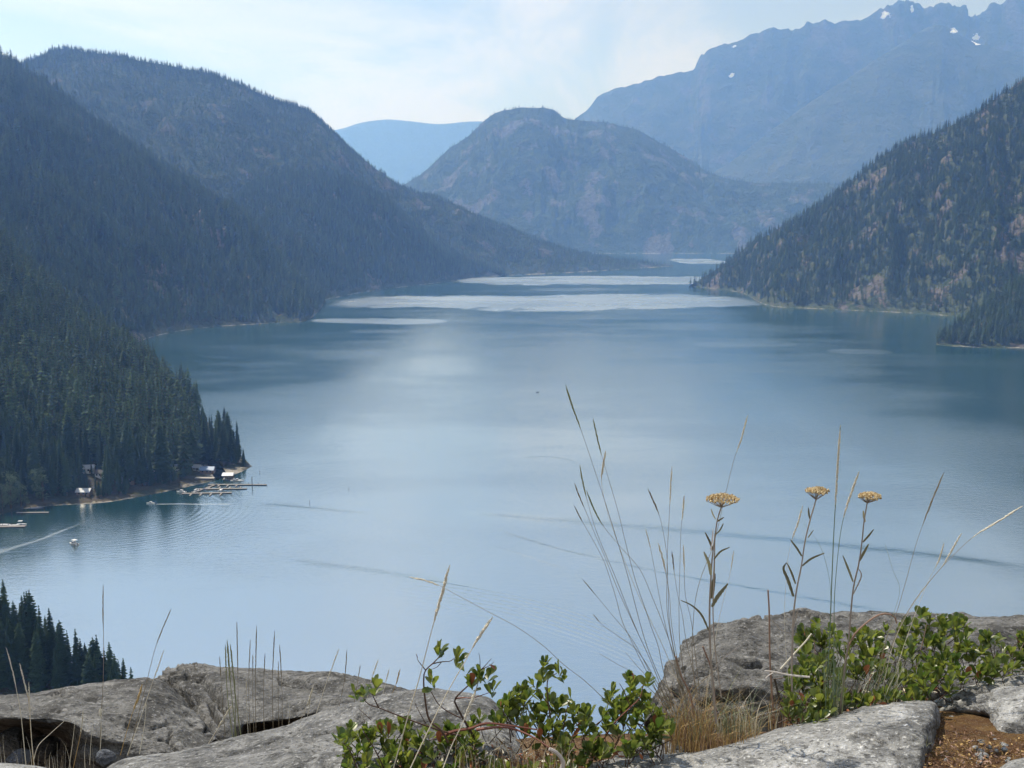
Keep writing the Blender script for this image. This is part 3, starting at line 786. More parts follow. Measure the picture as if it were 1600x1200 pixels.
def cabin(px_, py_, w, d, h, ang, wall, roof, label, ridge=1.6):
    p = near_at(px_, py_); z = p[2]
    o = thing('cabin', label, 'cabin', (p[0], p[1], z), None, (0, 0, ang))
    m = MB(); m.box((-w / 2, -d / 2, -1.5), (w / 2, d / 2, h)); m.add([(-w / 2, -d / 2, h), (-w / 2, d / 2, h), (-w / 2, 0, h + ridge - 0.1), (w / 2, -d / 2, h), (w / 2, d / 2, h), (w / 2, 0, h + ridge - 0.1)], [(0, 2, 1), (3, 4, 5)]); wl = m.build('wall', wall, o)
    e = 0.5; m = MB()
    for sgn in (-1, 1):
        m.add([(-w / 2 - e, sgn * (d / 2 + e), h - 0.3), (w / 2 + e, sgn * (d / 2 + e), h - 0.3), (w / 2 + e, 0, h + ridge), (-w / 2 - e, 0, h + ridge), (-w / 2 - e, sgn * (d / 2 + e), h - 0.15), (w / 2 + e, sgn * (d / 2 + e), h - 0.15), (w / 2 + e, 0, h + ridge + .16), (-w / 2 - e, 0, h + ridge + .16)],
              [(0, 1, 2, 3), (7, 6, 5, 4), (0, 4, 5, 1), (0, 3, 7, 4), (1, 5, 6, 2)])
    m.build('roof', roof, o)
    for k in (-0.28, 0.05, 0.3):
        m = MB(); m.box((w * k - 0.5, -d / 2 - 0.05, h * 0.4), (w * k + 0.5, -d / 2 - 0.003, h * 0.8)); m.build('window', GLASSD, wl)
    m = MB(); m.box((w * 0.17 - .4, -d / 2 - 0.06, 0), (w * .17 + .4, -d / 2 - 0.003, 2.0)); m.build('door', CABINB, wl)
cabin(138, 737, 7, 6, 3, 0.2, CABINW, ROOFG, 'white cabin glinting among the trees left of the dark landing')
cabin(157, 744, 6, 5, 2.6, -0.1, CABINW, ROOFD, 'small pale cabin just right of the white glinting one')
cabin(246, 736, 7, 6, 3, 0.1, CABINW, ROOFD, 'pale cabin in the trees above the marina left end')
cabin(277, 735, 5, 5, 2.8, 0.5, CABINW, ROOFG, 'narrow white hut in the trees behind the marina')
cabin(308, 735, 5, 4, 2.6, -0.3, CABINW, ROOFG, 'white hut nearest to the boathouse, among the trees')
cabin(325, 738, 9, 6, 2.6, 0.0, CABINB, ROOFB, 'low brown lodge with blue metal roof above the docks')
cabin(131, 772, 8, 5, 2.4, 0.0, CABINB, ROOFG, 'brown shed with grey roof behind the small beach')
cabin(195, 755, 12, 6, 2.6, 0.1, CABINB, ROOFD, 'dark long lodge above the landing left of the marina')
# boathouse standing over the water
p = on_lake(357, 748.5); bh = thing('boathouse', 'open boathouse with pale metal roof at the far marina dock', 'boathouse', (p[0], p[1], 0), None, (0, 0, 0.05))
for sx in (-1, 0, 1):
    for sy in (-1, 1):
        m = MB(); m.tube([(sx * 3.0, sy * 2.6, -1), (sx * 3.0, sy * 2.6, 3.0)], 0.13, 6); m.build('post', WOOD_D, bh)
m = MB(); m.box((-3.4, -3.0, 0.3), (3.4, 3.0, 0.45)); m.build('deck', WOOD, bh)
m = MB(); m.box((-3.2, 2.4, 0.5), (3.2, 2.55, 3.0)); m.build('wall', CABINB, bh)
m = MB()
for sgn in (-1, 1): m.add([(-3.8, sgn * 3.4, 2.9), (3.8, sgn * 3.4, 2.9), (3.6, 0, 4.3), (-3.6, 0, 4.3), (-3.8, sgn * 3.4, 3.02), (3.8, sgn * 3.4, 3.02), (3.6, 0, 4.45), (-3.6, 0, 4.45)], [(0, 1, 2, 3), (7, 6, 5, 4), (0, 4, 5, 1), (0, 3, 7, 4), (1, 5, 6, 2)])
m.build('roof', ROOFG, bh)
# pale landing ramp
a = near_at(306, 748); ra = thing('landing_ramp', 'pale flat landing ramp on the shore left of the boathouse', 'ramp', (a[0], a[1], a[2] + 0.6), None, (0, 0, -0.05))
m = MB(); m.box((0, -1.6, 0), (12.5, 1.6, 0.3)); m.build('deck', plain('pale_concrete', (0.36, 0.33, 0.29), 0.9), ra)
m = MB(); m.box((0.1, -1.5, -2.2), (12.3, -1.2, -0.01)); m.build('retaining_wall', WOOD_D, ra)

# ================================================================== THE LOOKOUT: GROUND AND ROCK
def mat_rock(name, light, dark, lichen, streak_rot=0.0, warm=0.0):
    M = Mat(name); P = M.coord('Object')
    big = M.noise(P, 2.2, 4, 0.55); med = M.noise(P, 9.0, 6, 0.62, 0.4)
    fol = M.noise(M.scale(P, (3.0, 5.0, 26.0), rot=(0.12, 0.22, streak_rot)), 1.6, 6, 0.65, 0.6)
    grain = M.noise(P, 170.0, 3, 0.6); speck = M.voronoi(P, 85.0)
    spots = M.noise(P, 34.0, 4, 0.6)
    crack = M.voronoi(M.scale(P, (1, 1, 1.8)), 3.2, 'DISTANCE_TO_EDGE')
    f = (fol * 0.5 + med * 0.35 + big * 0.35 - 0.1 + (grain - 0.5) * 0.35).smooth(0.28, 0.72)
    c = M.mix(f, dark, light)
    c = M.mix((spots + (big - 0.5) * 0.5).smooth(0.60, 0.70) * 0.75, c, (0.035, 0.034, 0.032))          # dark lichen
    c = M.mix((M.noise(P, 15.0, 5, 0.65) + (big - 0.5) * 0.4).smooth(0.62, 0.70) * 0.6, c, lichen)       # pale lichen
    stain = M.noise(P, 4.2, 5, 0.65, 0.8)
    c = M.mix(stain.smooth(0.52, 0.62) * 0.6, c, tuple(k * 0.55 for k in dark))
    mott = M.noise(P, 62.0, 5, 0.7)
    c = M.mix(mott.smooth(0.46, 0.34) * 0.8, c, tuple(k * 0.35 for k in dark))
    c = M.mix(mott.smooth(0.56, 0.68) * 0.65, c, tuple(min(1, k * 1.75) for k in light))

    h = fol * 0.8 + med * 0.8 + grain * 0.12 + spots * 0.35 + mott * 0.3
    M.bsdf(c, 0.9, M.bump(h, 1.0, 0.024), spec=0.2)
    return M.m
ROCK_A = mat_rock('grey_gneiss', (0.29, 0.29, 0.285), (0.045, 0.045, 0.045), (0.29, 0.29, 0.28))
ROCK_B = mat_rock('dark_lichened_gneiss', (0.22, 0.217, 0.21), (0.028, 0.0275, 0.027), (0.22, 0.22, 0.21), 0.6)
ROCK_C = mat_rock('pale_gneiss', (0.44, 0.44, 0.43), (0.10, 0.10, 0.098), (0.42, 0.415, 0.40), -0.3)
ROCK_D = mat_rock('bluish_stone', (0.16, 0.175, 0.20), (0.07, 0.075, 0.09), (0.25, 0.25, 0.25), 0.3)

def loft(name, rows, nu, nv, mat, label, cat, seed, amp=0.02, fold=0.012, kind=None, rough_left=0.0, scale=1.0, parent=None, fissures=()):
    """A rock surface swept through measured cross rows (far edge, crest, face, foot)."""
    R = np.stack([catmull(np.array([at(*p) for p in r]), nu) for r in rows], 1)
    P = np.stack([catmull(R[i], nv) for i in range(nu)], 0)
    # keep rows aligned: parametrise by row index rather than by length
    t = np.linspace(0, len(rows) - 1, nv)
    P = np.stack([catmull_param(R[i], t / (len(rows) - 1)) for i in range(nu)], 0)
    du = np.gradient(P, axis=0); dv = np.gradient(P, axis=1)
    N = np.cross(du, dv); N /= np.linalg.norm(N, axis=-1, keepdims=True) + 1e-9
    if (N[:, nv // 3, 2]).mean() < 0: N = -N
    q = P - np.array([0, 0, CAM_Z])
    d = amp * 1.6 * fbm(q * 2.6 / scale + seed, 6, 0.5)
    st = q @ np.array([0.25, 0.55, 1.0])
    w = fbm(q * 3.0 + seed * 2, 4)
    lay = fbm(np.stack([st * 26 + w * 2.0, w * 1.0, np.full(st.shape, seed * 1.7)], -1), 4, 0.55)
    d = d + fold * lay * sstep(-0.3, 0.35, fbm(q * 2 + seed * 5, 3))
    ck = fbm(q * 4.2 + seed * 3.3, 4, 0.55)
    d = d - amp * 1.1 * np.exp(-(ck / 0.035) ** 2) * sstep(0.0, 0.3, fbm(q * 1.7 + seed * 8, 2))
    d = d + 0.40 * amp * (fbm(q * 10.0 + seed * 4, 5, 0.6, ridged=True) - 0.3) * sstep(-0.2, 0.3, fbm(q * 1.9 + seed * 6, 3))
    if rough_left > 0:
        U = np.linspace(0, 1, nu)[:, None]
        d = d + rough_left * sstep(0.24, 0.10, U) * fbm(q * np.array([9, 9, 22]) + seed, 5, 0.6)
    if fissures:
        fx, fy = project(P); jx = 5 * fbm(q * 14 + seed, 3); jy = 5 * fbm(q * 14 + seed + 40, 3)
        for pts, wpx, dep in fissures:
            best = np.full(fx.shape, 1e9)
            for (x0, y0), (x1, y1) in zip(pts[:-1], pts[1:]):
                ex, ey = x1 - x0, y1 - y0; tt = np.clip(((fx + jx - x0) * ex + (fy + jy - y0) * ey) / (ex * ex + ey * ey), 0, 1)
                best = np.minimum(best, np.hypot(fx + jx - x0 - tt * ex, fy + jy - y0 - tt * ey))
            d = d - dep * np.exp(-(best / wpx) ** 2)
    P = P + N * d[..., None]
    o0 = P.mean((0, 1))
    me = grid_mesh(name, P - o0, mat, None, True)
    ob = link(name, me, parent, o0)
    return tag(ob, label, cat, None, kind)

# soil and needle litter under everything
def mat_soil():
    M = Mat('soil_and_litter'); P = M.coord('Object')
    n = M.noise(P, 14, 6, 0.65); n2 = M.noise(P, 90, 4, 0.65); n3 = M.noise(P, 240, 2, 0.6)
    c = M.mix(n.smooth(0.35, 0.65), (0.075, 0.045, 0.026), (0.20, 0.125, 0.07))
    c = M.mix(n2.smooth(0.55, 0.72), c, (0.30, 0.21, 0.12))
    c = M.mix(n3.smooth(0.62, 0.7) * 0.8, c, (0.33, 0.27, 0.2))
    M.bsdf(c, 0.95, M.bump(n2 * 0.7 + n3 * 0.4 + n, 1.0, 0.02), spec=0.1); return M.m
SOIL = mat_soil()
gx, gy = np.linspace(-7, 7, 150), np.concatenate([np.linspace(-4, 6, 130), np.linspace(6.3, 150, 40)])
GX, GY = np.meshgrid(gx, gy, indexing='ij')
GX = np.where(GY > 6, GX * (1 + (GY - 6) * 0.25), GX)
drop = 1.42 + 0.38 * sstep(0.0, -0.45, GX) + 0.75 * np.clip(GY - 2.75, 0, 3) + 2.0 * np.clip(GY - 5.2, 0, 200) ** 0.93 - 0.10 * np.clip(2.2 - GY, 0, 6)
GZ = CAM_Z - np.minimum(drop, CAM_Z + 5) + 0.05 * fbm(np.stack([GX, GY, GX * 0 + 2.2], -1) * 1.3, 4)
tag(link('ground', grid_mesh('ground', np.stack([GX, GY, np.maximum(GZ, -6)], -1), SOIL)), 'brown soil of the lookout ledge', None, None, 'structure')

def sh_row(r, dy, dd): return [(x, y + dy, d + dd) for x, y, d in r]
# left slab with the dark hollow under it
c1 = [(-140, 1096, 3.9), (0, 1087, 3.9), (60, 1083, 3.9), (130, 1073, 3.9), (200, 1067, 3.9), (247, 1066, 3.9), (300, 1108, 3.7), (338, 1156, 3.45)]
edge1 = [(-140, 1117, 3.25), (0, 1119, 3.25), (70, 1123, 3.25), (116, 1127, 3.25), (150, 1140, 3.22), (200, 1146, 3.25), (270, 1155, 3.28), (322, 1166, 3.3)]
loft('rock_slab', [sh_row(c1, 60, 0.9), sh_row(c1, 16, 0.35), c1, [(-140, 1104, 3.55), (0, 1098, 3.55), (70, 1096, 3.55), (140, 1092, 3.55), (200, 1094, 3.55), (243, 1100, 3.55), (292, 1130, 3.5), (330, 1161, 3.38)],
                    edge1, sh_row(edge1, 3, 0.0)[:4] + [(142, 1160, 3.22), (200, 1170, 3.2), (268, 1172, 3.22), (322, 1174, 3.26)],
                    [(-140, 1128, 3.62), (0, 1131, 3.62), (70, 1135, 3.6), (110, 1142, 3.5), (136, 1178, 3.22), (200, 1188, 3.18), (266, 1184, 3.2), (322, 1186, 3.24)],
                    [(-140, 1180, 4.0), (0, 1188, 4.0), (70, 1196, 3.95), (112, 1205, 3.7), (138, 1225, 3.25), (200, 1230, 3.18), (266, 1220, 3.2), (322, 1215, 3.22)],
                    [(-140, 1260, 4.0), (0, 1270, 4.0), (70, 1275, 3.95), (112, 1280, 3.7), (138, 1290, 3.25), (200, 1290, 3.18), (266, 1280, 3.2), (322, 1275, 3.22)]],
     210, 170, ROCK_B, 'grey rock slab at lower left with a dark hollow beneath its edge', 'rock', 1.0, 0.026, 0.018, fissures=(([(60, 1096), (110, 1092), (150, 1094)], 2.5, 0.02), ([(200, 1128), (235, 1135), (262, 1132)], 3, 0.025), ([(20, 1108), (60, 1112), (110, 1113)], 2.5, 0.015)))
c2 = [(243, 1068, 4.5), (275, 1047, 4.6), (350, 1045, 4.7), (450, 1047, 4.7), (520, 1051, 4.6), (570, 1059, 4.5), (620, 1072, 4.4), (668, 1092, 4.2)]
loft('fractured_rock', [sh_row(c2, 55, 0.8), sh_row(c2, 12, 0.3), c2, [(240, 1088, 4.3), (300, 1080, 4.25), (372, 1078, 4.3), (450, 1080, 4.3), (520, 1080, 4.25), (570, 1082, 4.2), (620, 1090, 4.1), (668, 1108, 4.0)],
                         [(272, 1122, 4.0), (338, 1118, 3.9), (390, 1122, 3.95), (450, 1120, 3.95), (510, 1108, 3.95), (560, 1104, 3.95), (620, 1110, 3.9), (668, 1125, 3.85)],
                         [(300, 1162, 3.85), (350, 1152, 3.7), (395, 1132, 4.0), (450, 1129, 4.02), (510, 1117, 4.05), (560, 1116, 4.05), (620, 1125, 4.0), (668, 1140, 3.9)],
                         [(302, 1190, 3.8), (354, 1185, 3.65), (395, 1165, 4.2), (450, 1160, 4.2), (510, 1150, 4.2), (560, 1150, 4.2), (620, 1160, 4.1), (668, 1175, 3.95)],
                         [(302, 1290, 3.8), (354, 1290, 3.65), (395, 1280, 4.2), (450, 1270, 4.2), (510, 1260, 4.2), (560, 1260, 4.2), (620, 1260, 4.1), (668, 1260, 3.95)]],
     230, 150, ROCK_B, 'fractured grey rock behind the crack, with thin grass before it', 'rock', 2.3, 0.028, 0.020, rough_left=0.10, fissures=(([(296, 1054), (318, 1062), (330, 1078), (345, 1094), (352, 1106)], 5, 0.07), ([(330, 1100), (338, 1118), (344, 1130)], 4, 0.06), ([(440, 1062), (475, 1066), (500, 1070)], 4, 0.05), ([(262, 1062), (280, 1078), (300, 1100)], 3, 0.04)))
c3 = [(150, 1210, 2.75), (200, 1188, 2.8), (300, 1167, 2.9), (430, 1141, 3.0), (500, 1117, 3.05), (560, 1101, 3.1), (620, 1087, 3.1), (680, 1080, 3.1), (740, 1086, 3.05), (775, 1098, 3.0), (806, 1130, 2.95)]
loft('sloping_slab', [sh_row(c3, 60, 0.6), sh_row(c3, 14, 0.22), c3, [(140, 1242, 2.45), (300, 1207, 2.6), (430, 1182, 2.7), (560, 1142, 2.8), (680, 1118, 2.8), (765, 1130, 2.75), (812, 1165, 2.7)],
                       [(140, 1292, 2.2), (300, 1262, 2.3), (430, 1232, 2.4), (560, 1192, 2.5), (680, 1168, 2.5), (765, 1178, 2.5), (815, 1205, 2.5)],
                       [(140, 1420, 1.9), (300, 1390, 2.0), (430, 1350, 2.1), (560, 1310, 2.15), (680, 1290, 2.15), (765, 1300, 2.2), (815, 1310, 2.2)]],
     240, 120, ROCK_A, 'broad sloping grey slab behind the centre shrub', 'rock', 3.1, 0.020, 0.020, fissures=(([(330, 1180), (400, 1168), (470, 1140)], 2.5, 0.012), ([(470, 1190), (530, 1160), (590, 1140)], 3, 0.015), ([(560, 1115), (640, 1105), (720, 1102)], 2.5, 0.012)))
c4 = [(1016, 1112, 3.35), (1030, 1072, 3.5), (1058, 1024, 3.65), (1090, 997, 3.8), (1130, 980, 3.85), (1180, 970, 3.9), (1250, 964, 3.9), (1300, 969, 3.9), (1400, 967, 3.95), (1450, 967, 4.0), (1600, 957, 4.1), (1780, 945, 4.2)]
loft('boulder', [sh_row(c4, 120, 1.2), sh_row(c4, 14, 0.3), c4, [(1020, 1118, 3.28), (1045, 1072, 3.3), (1080, 1037, 3.35), (1110, 1017, 3.4), (1150, 1002, 3.45), (1200, 996, 3.5), (1260, 996, 3.5), (1300, 999, 3.55), (1400, 996, 3.6), (1450, 996, 3.6), (1600, 986, 3.7), (1780, 975, 3.8)],
                  [(1026, 1132, 3.2), (1058, 1112, 3.12), (1090, 1082, 3.1), (1120, 1062, 3.1), (1160, 1052, 3.15), (1210, 1047, 3.2), (1260, 1046, 3.25), (1310, 1046, 3.3), (1400, 1036, 3.4), (1450, 1031, 3.45), (1600, 1021, 3.5), (1780, 1010, 3.6)],
                  [(1030, 1165, 3.1), (1062, 1160, 3.0), (1090, 1152, 3.0), (1130, 1142, 3.0), (1170, 1132, 3.0), (1220, 1126, 3.05), (1270, 1112, 3.1), (1320, 1102, 3.15), (1400, 1092, 3.2), (1450, 1082, 3.25), (1600, 1062, 3.3), (1780, 1050, 3.4)],
                  [(1030, 1260, 3.1), (1062, 1250, 3.0), (1090, 1250, 3.0), (1130, 1240, 3.0), (1170, 1230, 3.0), (1220, 1226, 3.05), (1270, 1212, 3.1), (1320, 1202, 3.15), (1400, 1192, 3.2), (1450, 1182, 3.25), (1600, 1162, 3.3), (1780, 1150, 3.4)]],
     280, 150, ROCK_B, 'large dark rounded boulder behind the yarrow and grass', 'rock', 4.7, 0.042, 0.026, fissures=(([(1055, 1085), (1085, 1060), (1120, 1048)], 5, 0.05), ([(1130, 1030), (1165, 1040), (1190, 1034)], 4, 0.05), ([(1240, 985), (1330, 988), (1450, 984), (1620, 978)], 3.5, 0.04), ([(1090, 1100), (1130, 1090), (1180, 1095)], 5, 0.04), ([(1060, 1020), (1045, 1060), (1040, 1100)], 4, 0.04)))
c5 = [(862, 1222, 2.5), (900, 1197, 2.5), (980, 1182, 2.55), (1060, 1176, 2.6), (1110, 1169, 2.6), (1180, 1147, 2.65), (1240, 1132, 2.7), (1330, 1114, 2.75), (1400, 1102, 2.75), (1448, 1098, 2.75), (1464, 1104, 2.76), (1474, 1135, 2.8)]
loft('pale_slab', [sh_row(c5, 60, 0.5), sh_row(c5, 12, 0.16), c5, [(862, 1242, 2.35), (980, 1207, 2.4), (1110, 1196, 2.4), (1240, 1161, 2.45), (1330, 1141, 2.5), (1400, 1131, 2.55), (1438, 1128, 2.55), (1454, 1132, 2.56), (1464, 1165, 2.6)],
                   [(862, 1295, 2.15), (980, 1272, 2.2), (1110, 1252, 2.2), (1240, 1221, 2.25), (1330, 1191, 2.3), (1400, 1171, 2.35), (1428, 1166, 2.38), (1444, 1170, 2.39), (1452, 1200, 2.4)],
                   [(862, 1420, 1.9), (980, 1400, 1.95), (1110, 1350, 1.95), (1240, 1310, 2.0), (1330, 1280, 2.05), (1400, 1250, 2.1), (1425, 1240, 2.15), (1440, 1245, 2.15), (1448, 1270, 2.2)]],
     240, 110, ROCK_C, 'pale grey slab along the bottom right, left of the soil', 'rock', 5.9, 0.013, 0.014)
c6 = [(1430, 1112, 3.0), (1480, 1087, 2.97), (1530, 1064, 3.0), (1570, 1054, 3.0), (1600, 1048, 3.0), (1780, 1015, 3.0)]
loft('pale_boulder', [sh_row(c6, 60, 0.5), sh_row(c6, 14, 0.2), c6, [(1455, 1112, 2.88), (1500, 1094, 2.86), (1545, 1078, 2.85), (1575, 1070, 2.85), (1610, 1066, 2.85), (1780, 1045, 2.8)],
                      [(1490, 1112, 2.84), (1532, 1100, 2.78), (1556, 1093, 2.75), (1585, 1090, 2.74), (1620, 1088, 2.72), (1780, 1075, 2.68)],
                      [(1540, 1118, 2.78), (1552, 1118, 2.7), (1568, 1116, 2.66), (1592, 1114, 2.64), (1630, 1112, 2.62), (1780, 1100, 2.58)],
                      [(1546, 1132, 2.74), (1556, 1137, 2.64), (1572, 1139, 2.6), (1600, 1138, 2.58), (1640, 1135, 2.55), (1780, 1125, 2.5)],
                      [(1548, 1180, 2.74), (1558, 1185, 2.64), (1575, 1190, 2.6), (1600, 1190, 2.58), (1640, 1190, 2.55), (1780, 1180, 2.5)]],
     150, 110, ROCK_C, 'smooth pale boulder at the right edge above the soil', 'rock', 6.6, 0.014, 0.014, fissures=(([(1450, 1108), (1490, 1092), (1535, 1078), (1560, 1066), (1620, 1060)], 3, 0.03), ([(1500, 1100), (1530, 1094), (1545, 1084)], 4, 0.03)))
c7 = [(1530, 1222, 2.25), (1560, 1199, 2.25), (1600, 1181, 2.25), (1780, 1150, 2.25)]
loft('corner_rock', [sh_row(c7, 50, 0.3), c7, sh_row(c7, 30, -0.2), sh_row(c7, 150, -0.35)], 70, 50, ROCK_C, 'small tip of grey rock in the bottom right corner', 'rock', 7.7, 0.008, 0.006)
c8 = [(-140, 1188, 2.7), (0, 1194, 2.7), (40, 1196, 2.7), (78, 1203, 2.7), (110, 1225, 2.7)]
loft('edge_rock', [sh_row(c8, 50, 0.3), c8, sh_row(c8, 30, -0.2), sh_row(c8, 150, -0.4)], 70, 50, ROCK_C, 'pale rock rim in the bottom left corner below the hollow', 'rock', 8.8, 0.006, 0.006)
# lumps of rock inside the hollow and low ledge before the dry grass
def stone(name, px_, py_, d, s, mat, label, cat, seed, group=None, sub=2):
    import bmesh
    bm = bmesh.new(); bmesh.ops.create_icosphere(bm, subdivisions=sub, radius=1.0)
    r = random.Random(seed); off = r.random() * 50
    V = np.array([v.co[:] for v in bm.verts]); n = fbm(V * 1.1 + off, 3); n2 = np.round(V * 1.3 + off) * 0
    cuts = [np.array([r.gauss(0, 1), r.gauss(0, 1), r.gauss(0, 1)]) for _ in range(7)]
    V = V * (1 + 0.28 * n[:, None])
    for c in cuts:
        c /= np.linalg.norm(c); dd = V @ c; lim = r.uniform(0.62, 0.85); V = V - np.outer(np.clip(dd - lim, 0, None), c) * 0.92
    for v, p in zip(bm.verts, V): v.co = Vector(p * np.array(s))
    me = bpy.data.meshes.new(name); bm.to_mesh(me); bm.free(); me.materials.append(mat)
    P = at(px_, py_, d)
    return tag(link(name, me, None, P, (r.uniform(-.2, .2), r.uniform(-.2, .2), r.random() * 6)), label, cat, group)
stone('stone', 166, 1184, 2.95, (0.034, 0.028, 0.026), ROCK_D, 'small bluish angular stone lying on the slab at lower left', 'stone', 3, sub=3)
stone('stone', 22, 1165, 3.5, (0.085, 0.07, 0.075), ROCK_B, 'broken lump of rock in the upper left of the dark hollow', 'stone', 5, sub=3)
stone('stone', 64, 1170, 3.55, (0.07, 0.06, 0.04), ROCK_B, 'rock lump in the middle of the dark hollow', 'stone', 6, sub=3)
stone('stone', 28, 1188, 3.2, (0.045, 0.04, 0.035), ROCK_D, 'small pale chip at the foot of the dark hollow', 'stone', 7, sub=3)
stone('stone', 1035, 1182, 2.62, (0.10, 0.06, 0.030), ROCK_A, 'low flat grey stone left of the pale slab', 'stone', 8, sub=4)
stone('stone', 985, 1190, 2.55, (0.07, 0.05, 0.022), ROCK_A, 'flat stone at the bottom edge below the centre shrub', 'stone', 9, sub=4)

# soil pocket on the right with pebbles and litter
soil_rows = [[(1425, 1100, 3.0), (1470, 1096, 2.98), (1530, 1100, 2.95), (1600, 1115, 2.9), (1780, 1120, 2.9)], [(1430, 1128, 2.75), (1470, 1122, 2.78), (1530, 1125, 2.75), (1600, 1140, 2.65), (1780, 1140, 2.65)],
             [(1425, 1168, 2.48), (1470, 1165, 2.5), (1540, 1166, 2.48), (1600, 1170, 2.45), (1780, 1170, 2.45)], [(1415, 1215, 2.25), (1470, 1212, 2.27), (1540, 1212, 2.27), (1600, 1212, 2.27), (1780, 1212, 2.27)],
             [(1410, 1320, 2.0), (1470, 1320, 2.0), (1540, 1320, 2.0), (1600, 1320, 2.0), (1780, 1320, 2.0)]]
def mat_moss():
    M = Mat('mossy_soil'); P = M.coord('Object'); n = M.noise(P, 11, 5, 0.6); n2 = M.noise(P, 70, 5, 0.7); n3 = M.noise(P, 300, 2, .6)
    c = M.mix(n.smooth(0.4, 0.6), (0.125, 0.066, 0.034), (0.20, 0.12, 0.05)); c = M.mix(n2.smooth(0.5, 0.7), c, (0.10, 0.06, 0.035)); c = M.mix(n3.smooth(0.58, 0.68) * .8, c, (0.40, 0.31, 0.2))
    M.bsdf(c, 0.95, M.bump(n2 + n3 * 0.5, 1.0, 0.02), spec=0.1); return M.m
loft('soil_pocket', soil_rows, 110, 90, mat_moss(), 'brown mossy soil pocket between the pale rocks', None, 9.1, 0.014, 0.006, 'structure')

# ================================================================== PLANTS OF THE LOOKOUT
def straw(name, c1, c2, trans=0.15, rough=0.6):
    M = Mat(name); n = M.noise(M.coord('Object'), 60, 3, 0.6); r = M.random()
    M.leafy(M.mix((n * 0.7 + r * 0.4).clamp(), c1, c2), rough, trans, 0.3); return M.m
STRAW = straw('straw_pale', (0.62, 0.55, 0.40), (0.84, 0.79, 0.66))
STRAW_D = straw('straw_dark', (0.17, 0.14, 0.10), (0.36, 0.30, 0.21))
STRAW_G = straw('straw_greenish', (0.20, 0.24, 0.13), (0.38, 0.38, 0.20))
GOLD = straw('straw_golden', (0.36, 0.22, 0.08), (0.62, 0.44, 0.19))
GREENB = straw('blue_green_blade', (0.10, 0.16, 0.10), (0.26, 0.32, 0.22))
REDST = straw('reddish_dry_stem', (0.16, 0.085, 0.06), (0.34, 0.22, 0.16), 0.0)
PALEST = straw('pale_dry_stem', (0.42, 0.37, 0.33), (0.62, 0.57, 0.52), 0.0)

def stalk3(pts, d0, d1, n):
    """Pixel path from tip to root; d0 distance at the root, d1 at the tip."""
    L = np.concatenate([[0], np.cumsum([math.hypot(pts[i + 1][0] - pts[i][0], pts[i + 1][1] - pts[i][1]) for i in range(len(pts) - 1)])]); L = L / L[-1]
    return catmull(np.array([at(p[0], p[1], d1 + (d0 - d1) * l) for p, l in zip(pts, L)]), n)
def grass_stalk(label, pts, d0, head, width=1.0, stem=STRAW_D, headm=STRAW, lean=None, group=None, thick=0.9, seed=None):
    r = random.Random(str(pts[0])); d1 = d0 + (lean if lean is not None else r.uniform(-0.08, 0.08))
    C = stalk3(pts, d0, d1, 40); root = C[-1]
    o = thing('grass_stalk', label, 'grass', root, group)
    m = MB(); m.tube([p - root for p in C[::-1]], [0.0011 * thick * (1 - 0.55 * k / 39) for k in range(40)], 5); m.build('stem', stem, o)
    L = np.concatenate([[0], np.cumsum(np.linalg.norm(np.diff(C, axis=0), axis=1))])
    # head length given in pixels along the path
    hl = head / FPX * d0
    if hl > 0.004:
        m = MB(); s = 0.0; k = 0
        while s < hl:
            p = np.array([np.interp(s, L, C[:, j]) for j in range(3)]); q = np.array([np.interp(s + 0.004, L, C[:, j]) for j in range(3)])
            ax = (p - q) / (np.linalg.norm(p - q) + 1e-9)
            f = min(1, s / (hl * 0.25) + 0.3) * min(1, (hl - s) / (hl * 0.3) + 0.25)
            for side in range(2):
                a = np.array([r.gauss(0, 1), r.gauss(0, 1), r.gauss(0, 1)]); a -= ax * (a @ ax); a /= np.linalg.norm(a)
                dirn = ax + a * r.uniform(0.12, 0.34)
                m.lens(p - root + a * 0.0011 * width * f, dirn, 0.0085 * r.uniform(0.8, 1.25) * (0.6 + 0.4 * width), 0.0018 * width * f * r.uniform(0.8, 1.2))
            s += 0.0032; k += 1
        m.build('seed_head', headm, o)
    return o
GC, GL, GR, GT = 'thin grass stalks of the centre tuft', 'sparse grass stalks before the left hollow', 'grass stalks rising from the right shrub', 'thin grass stalks in front of the fractured rock'
base_c = 'dry grass stalk in the centre tuft, '
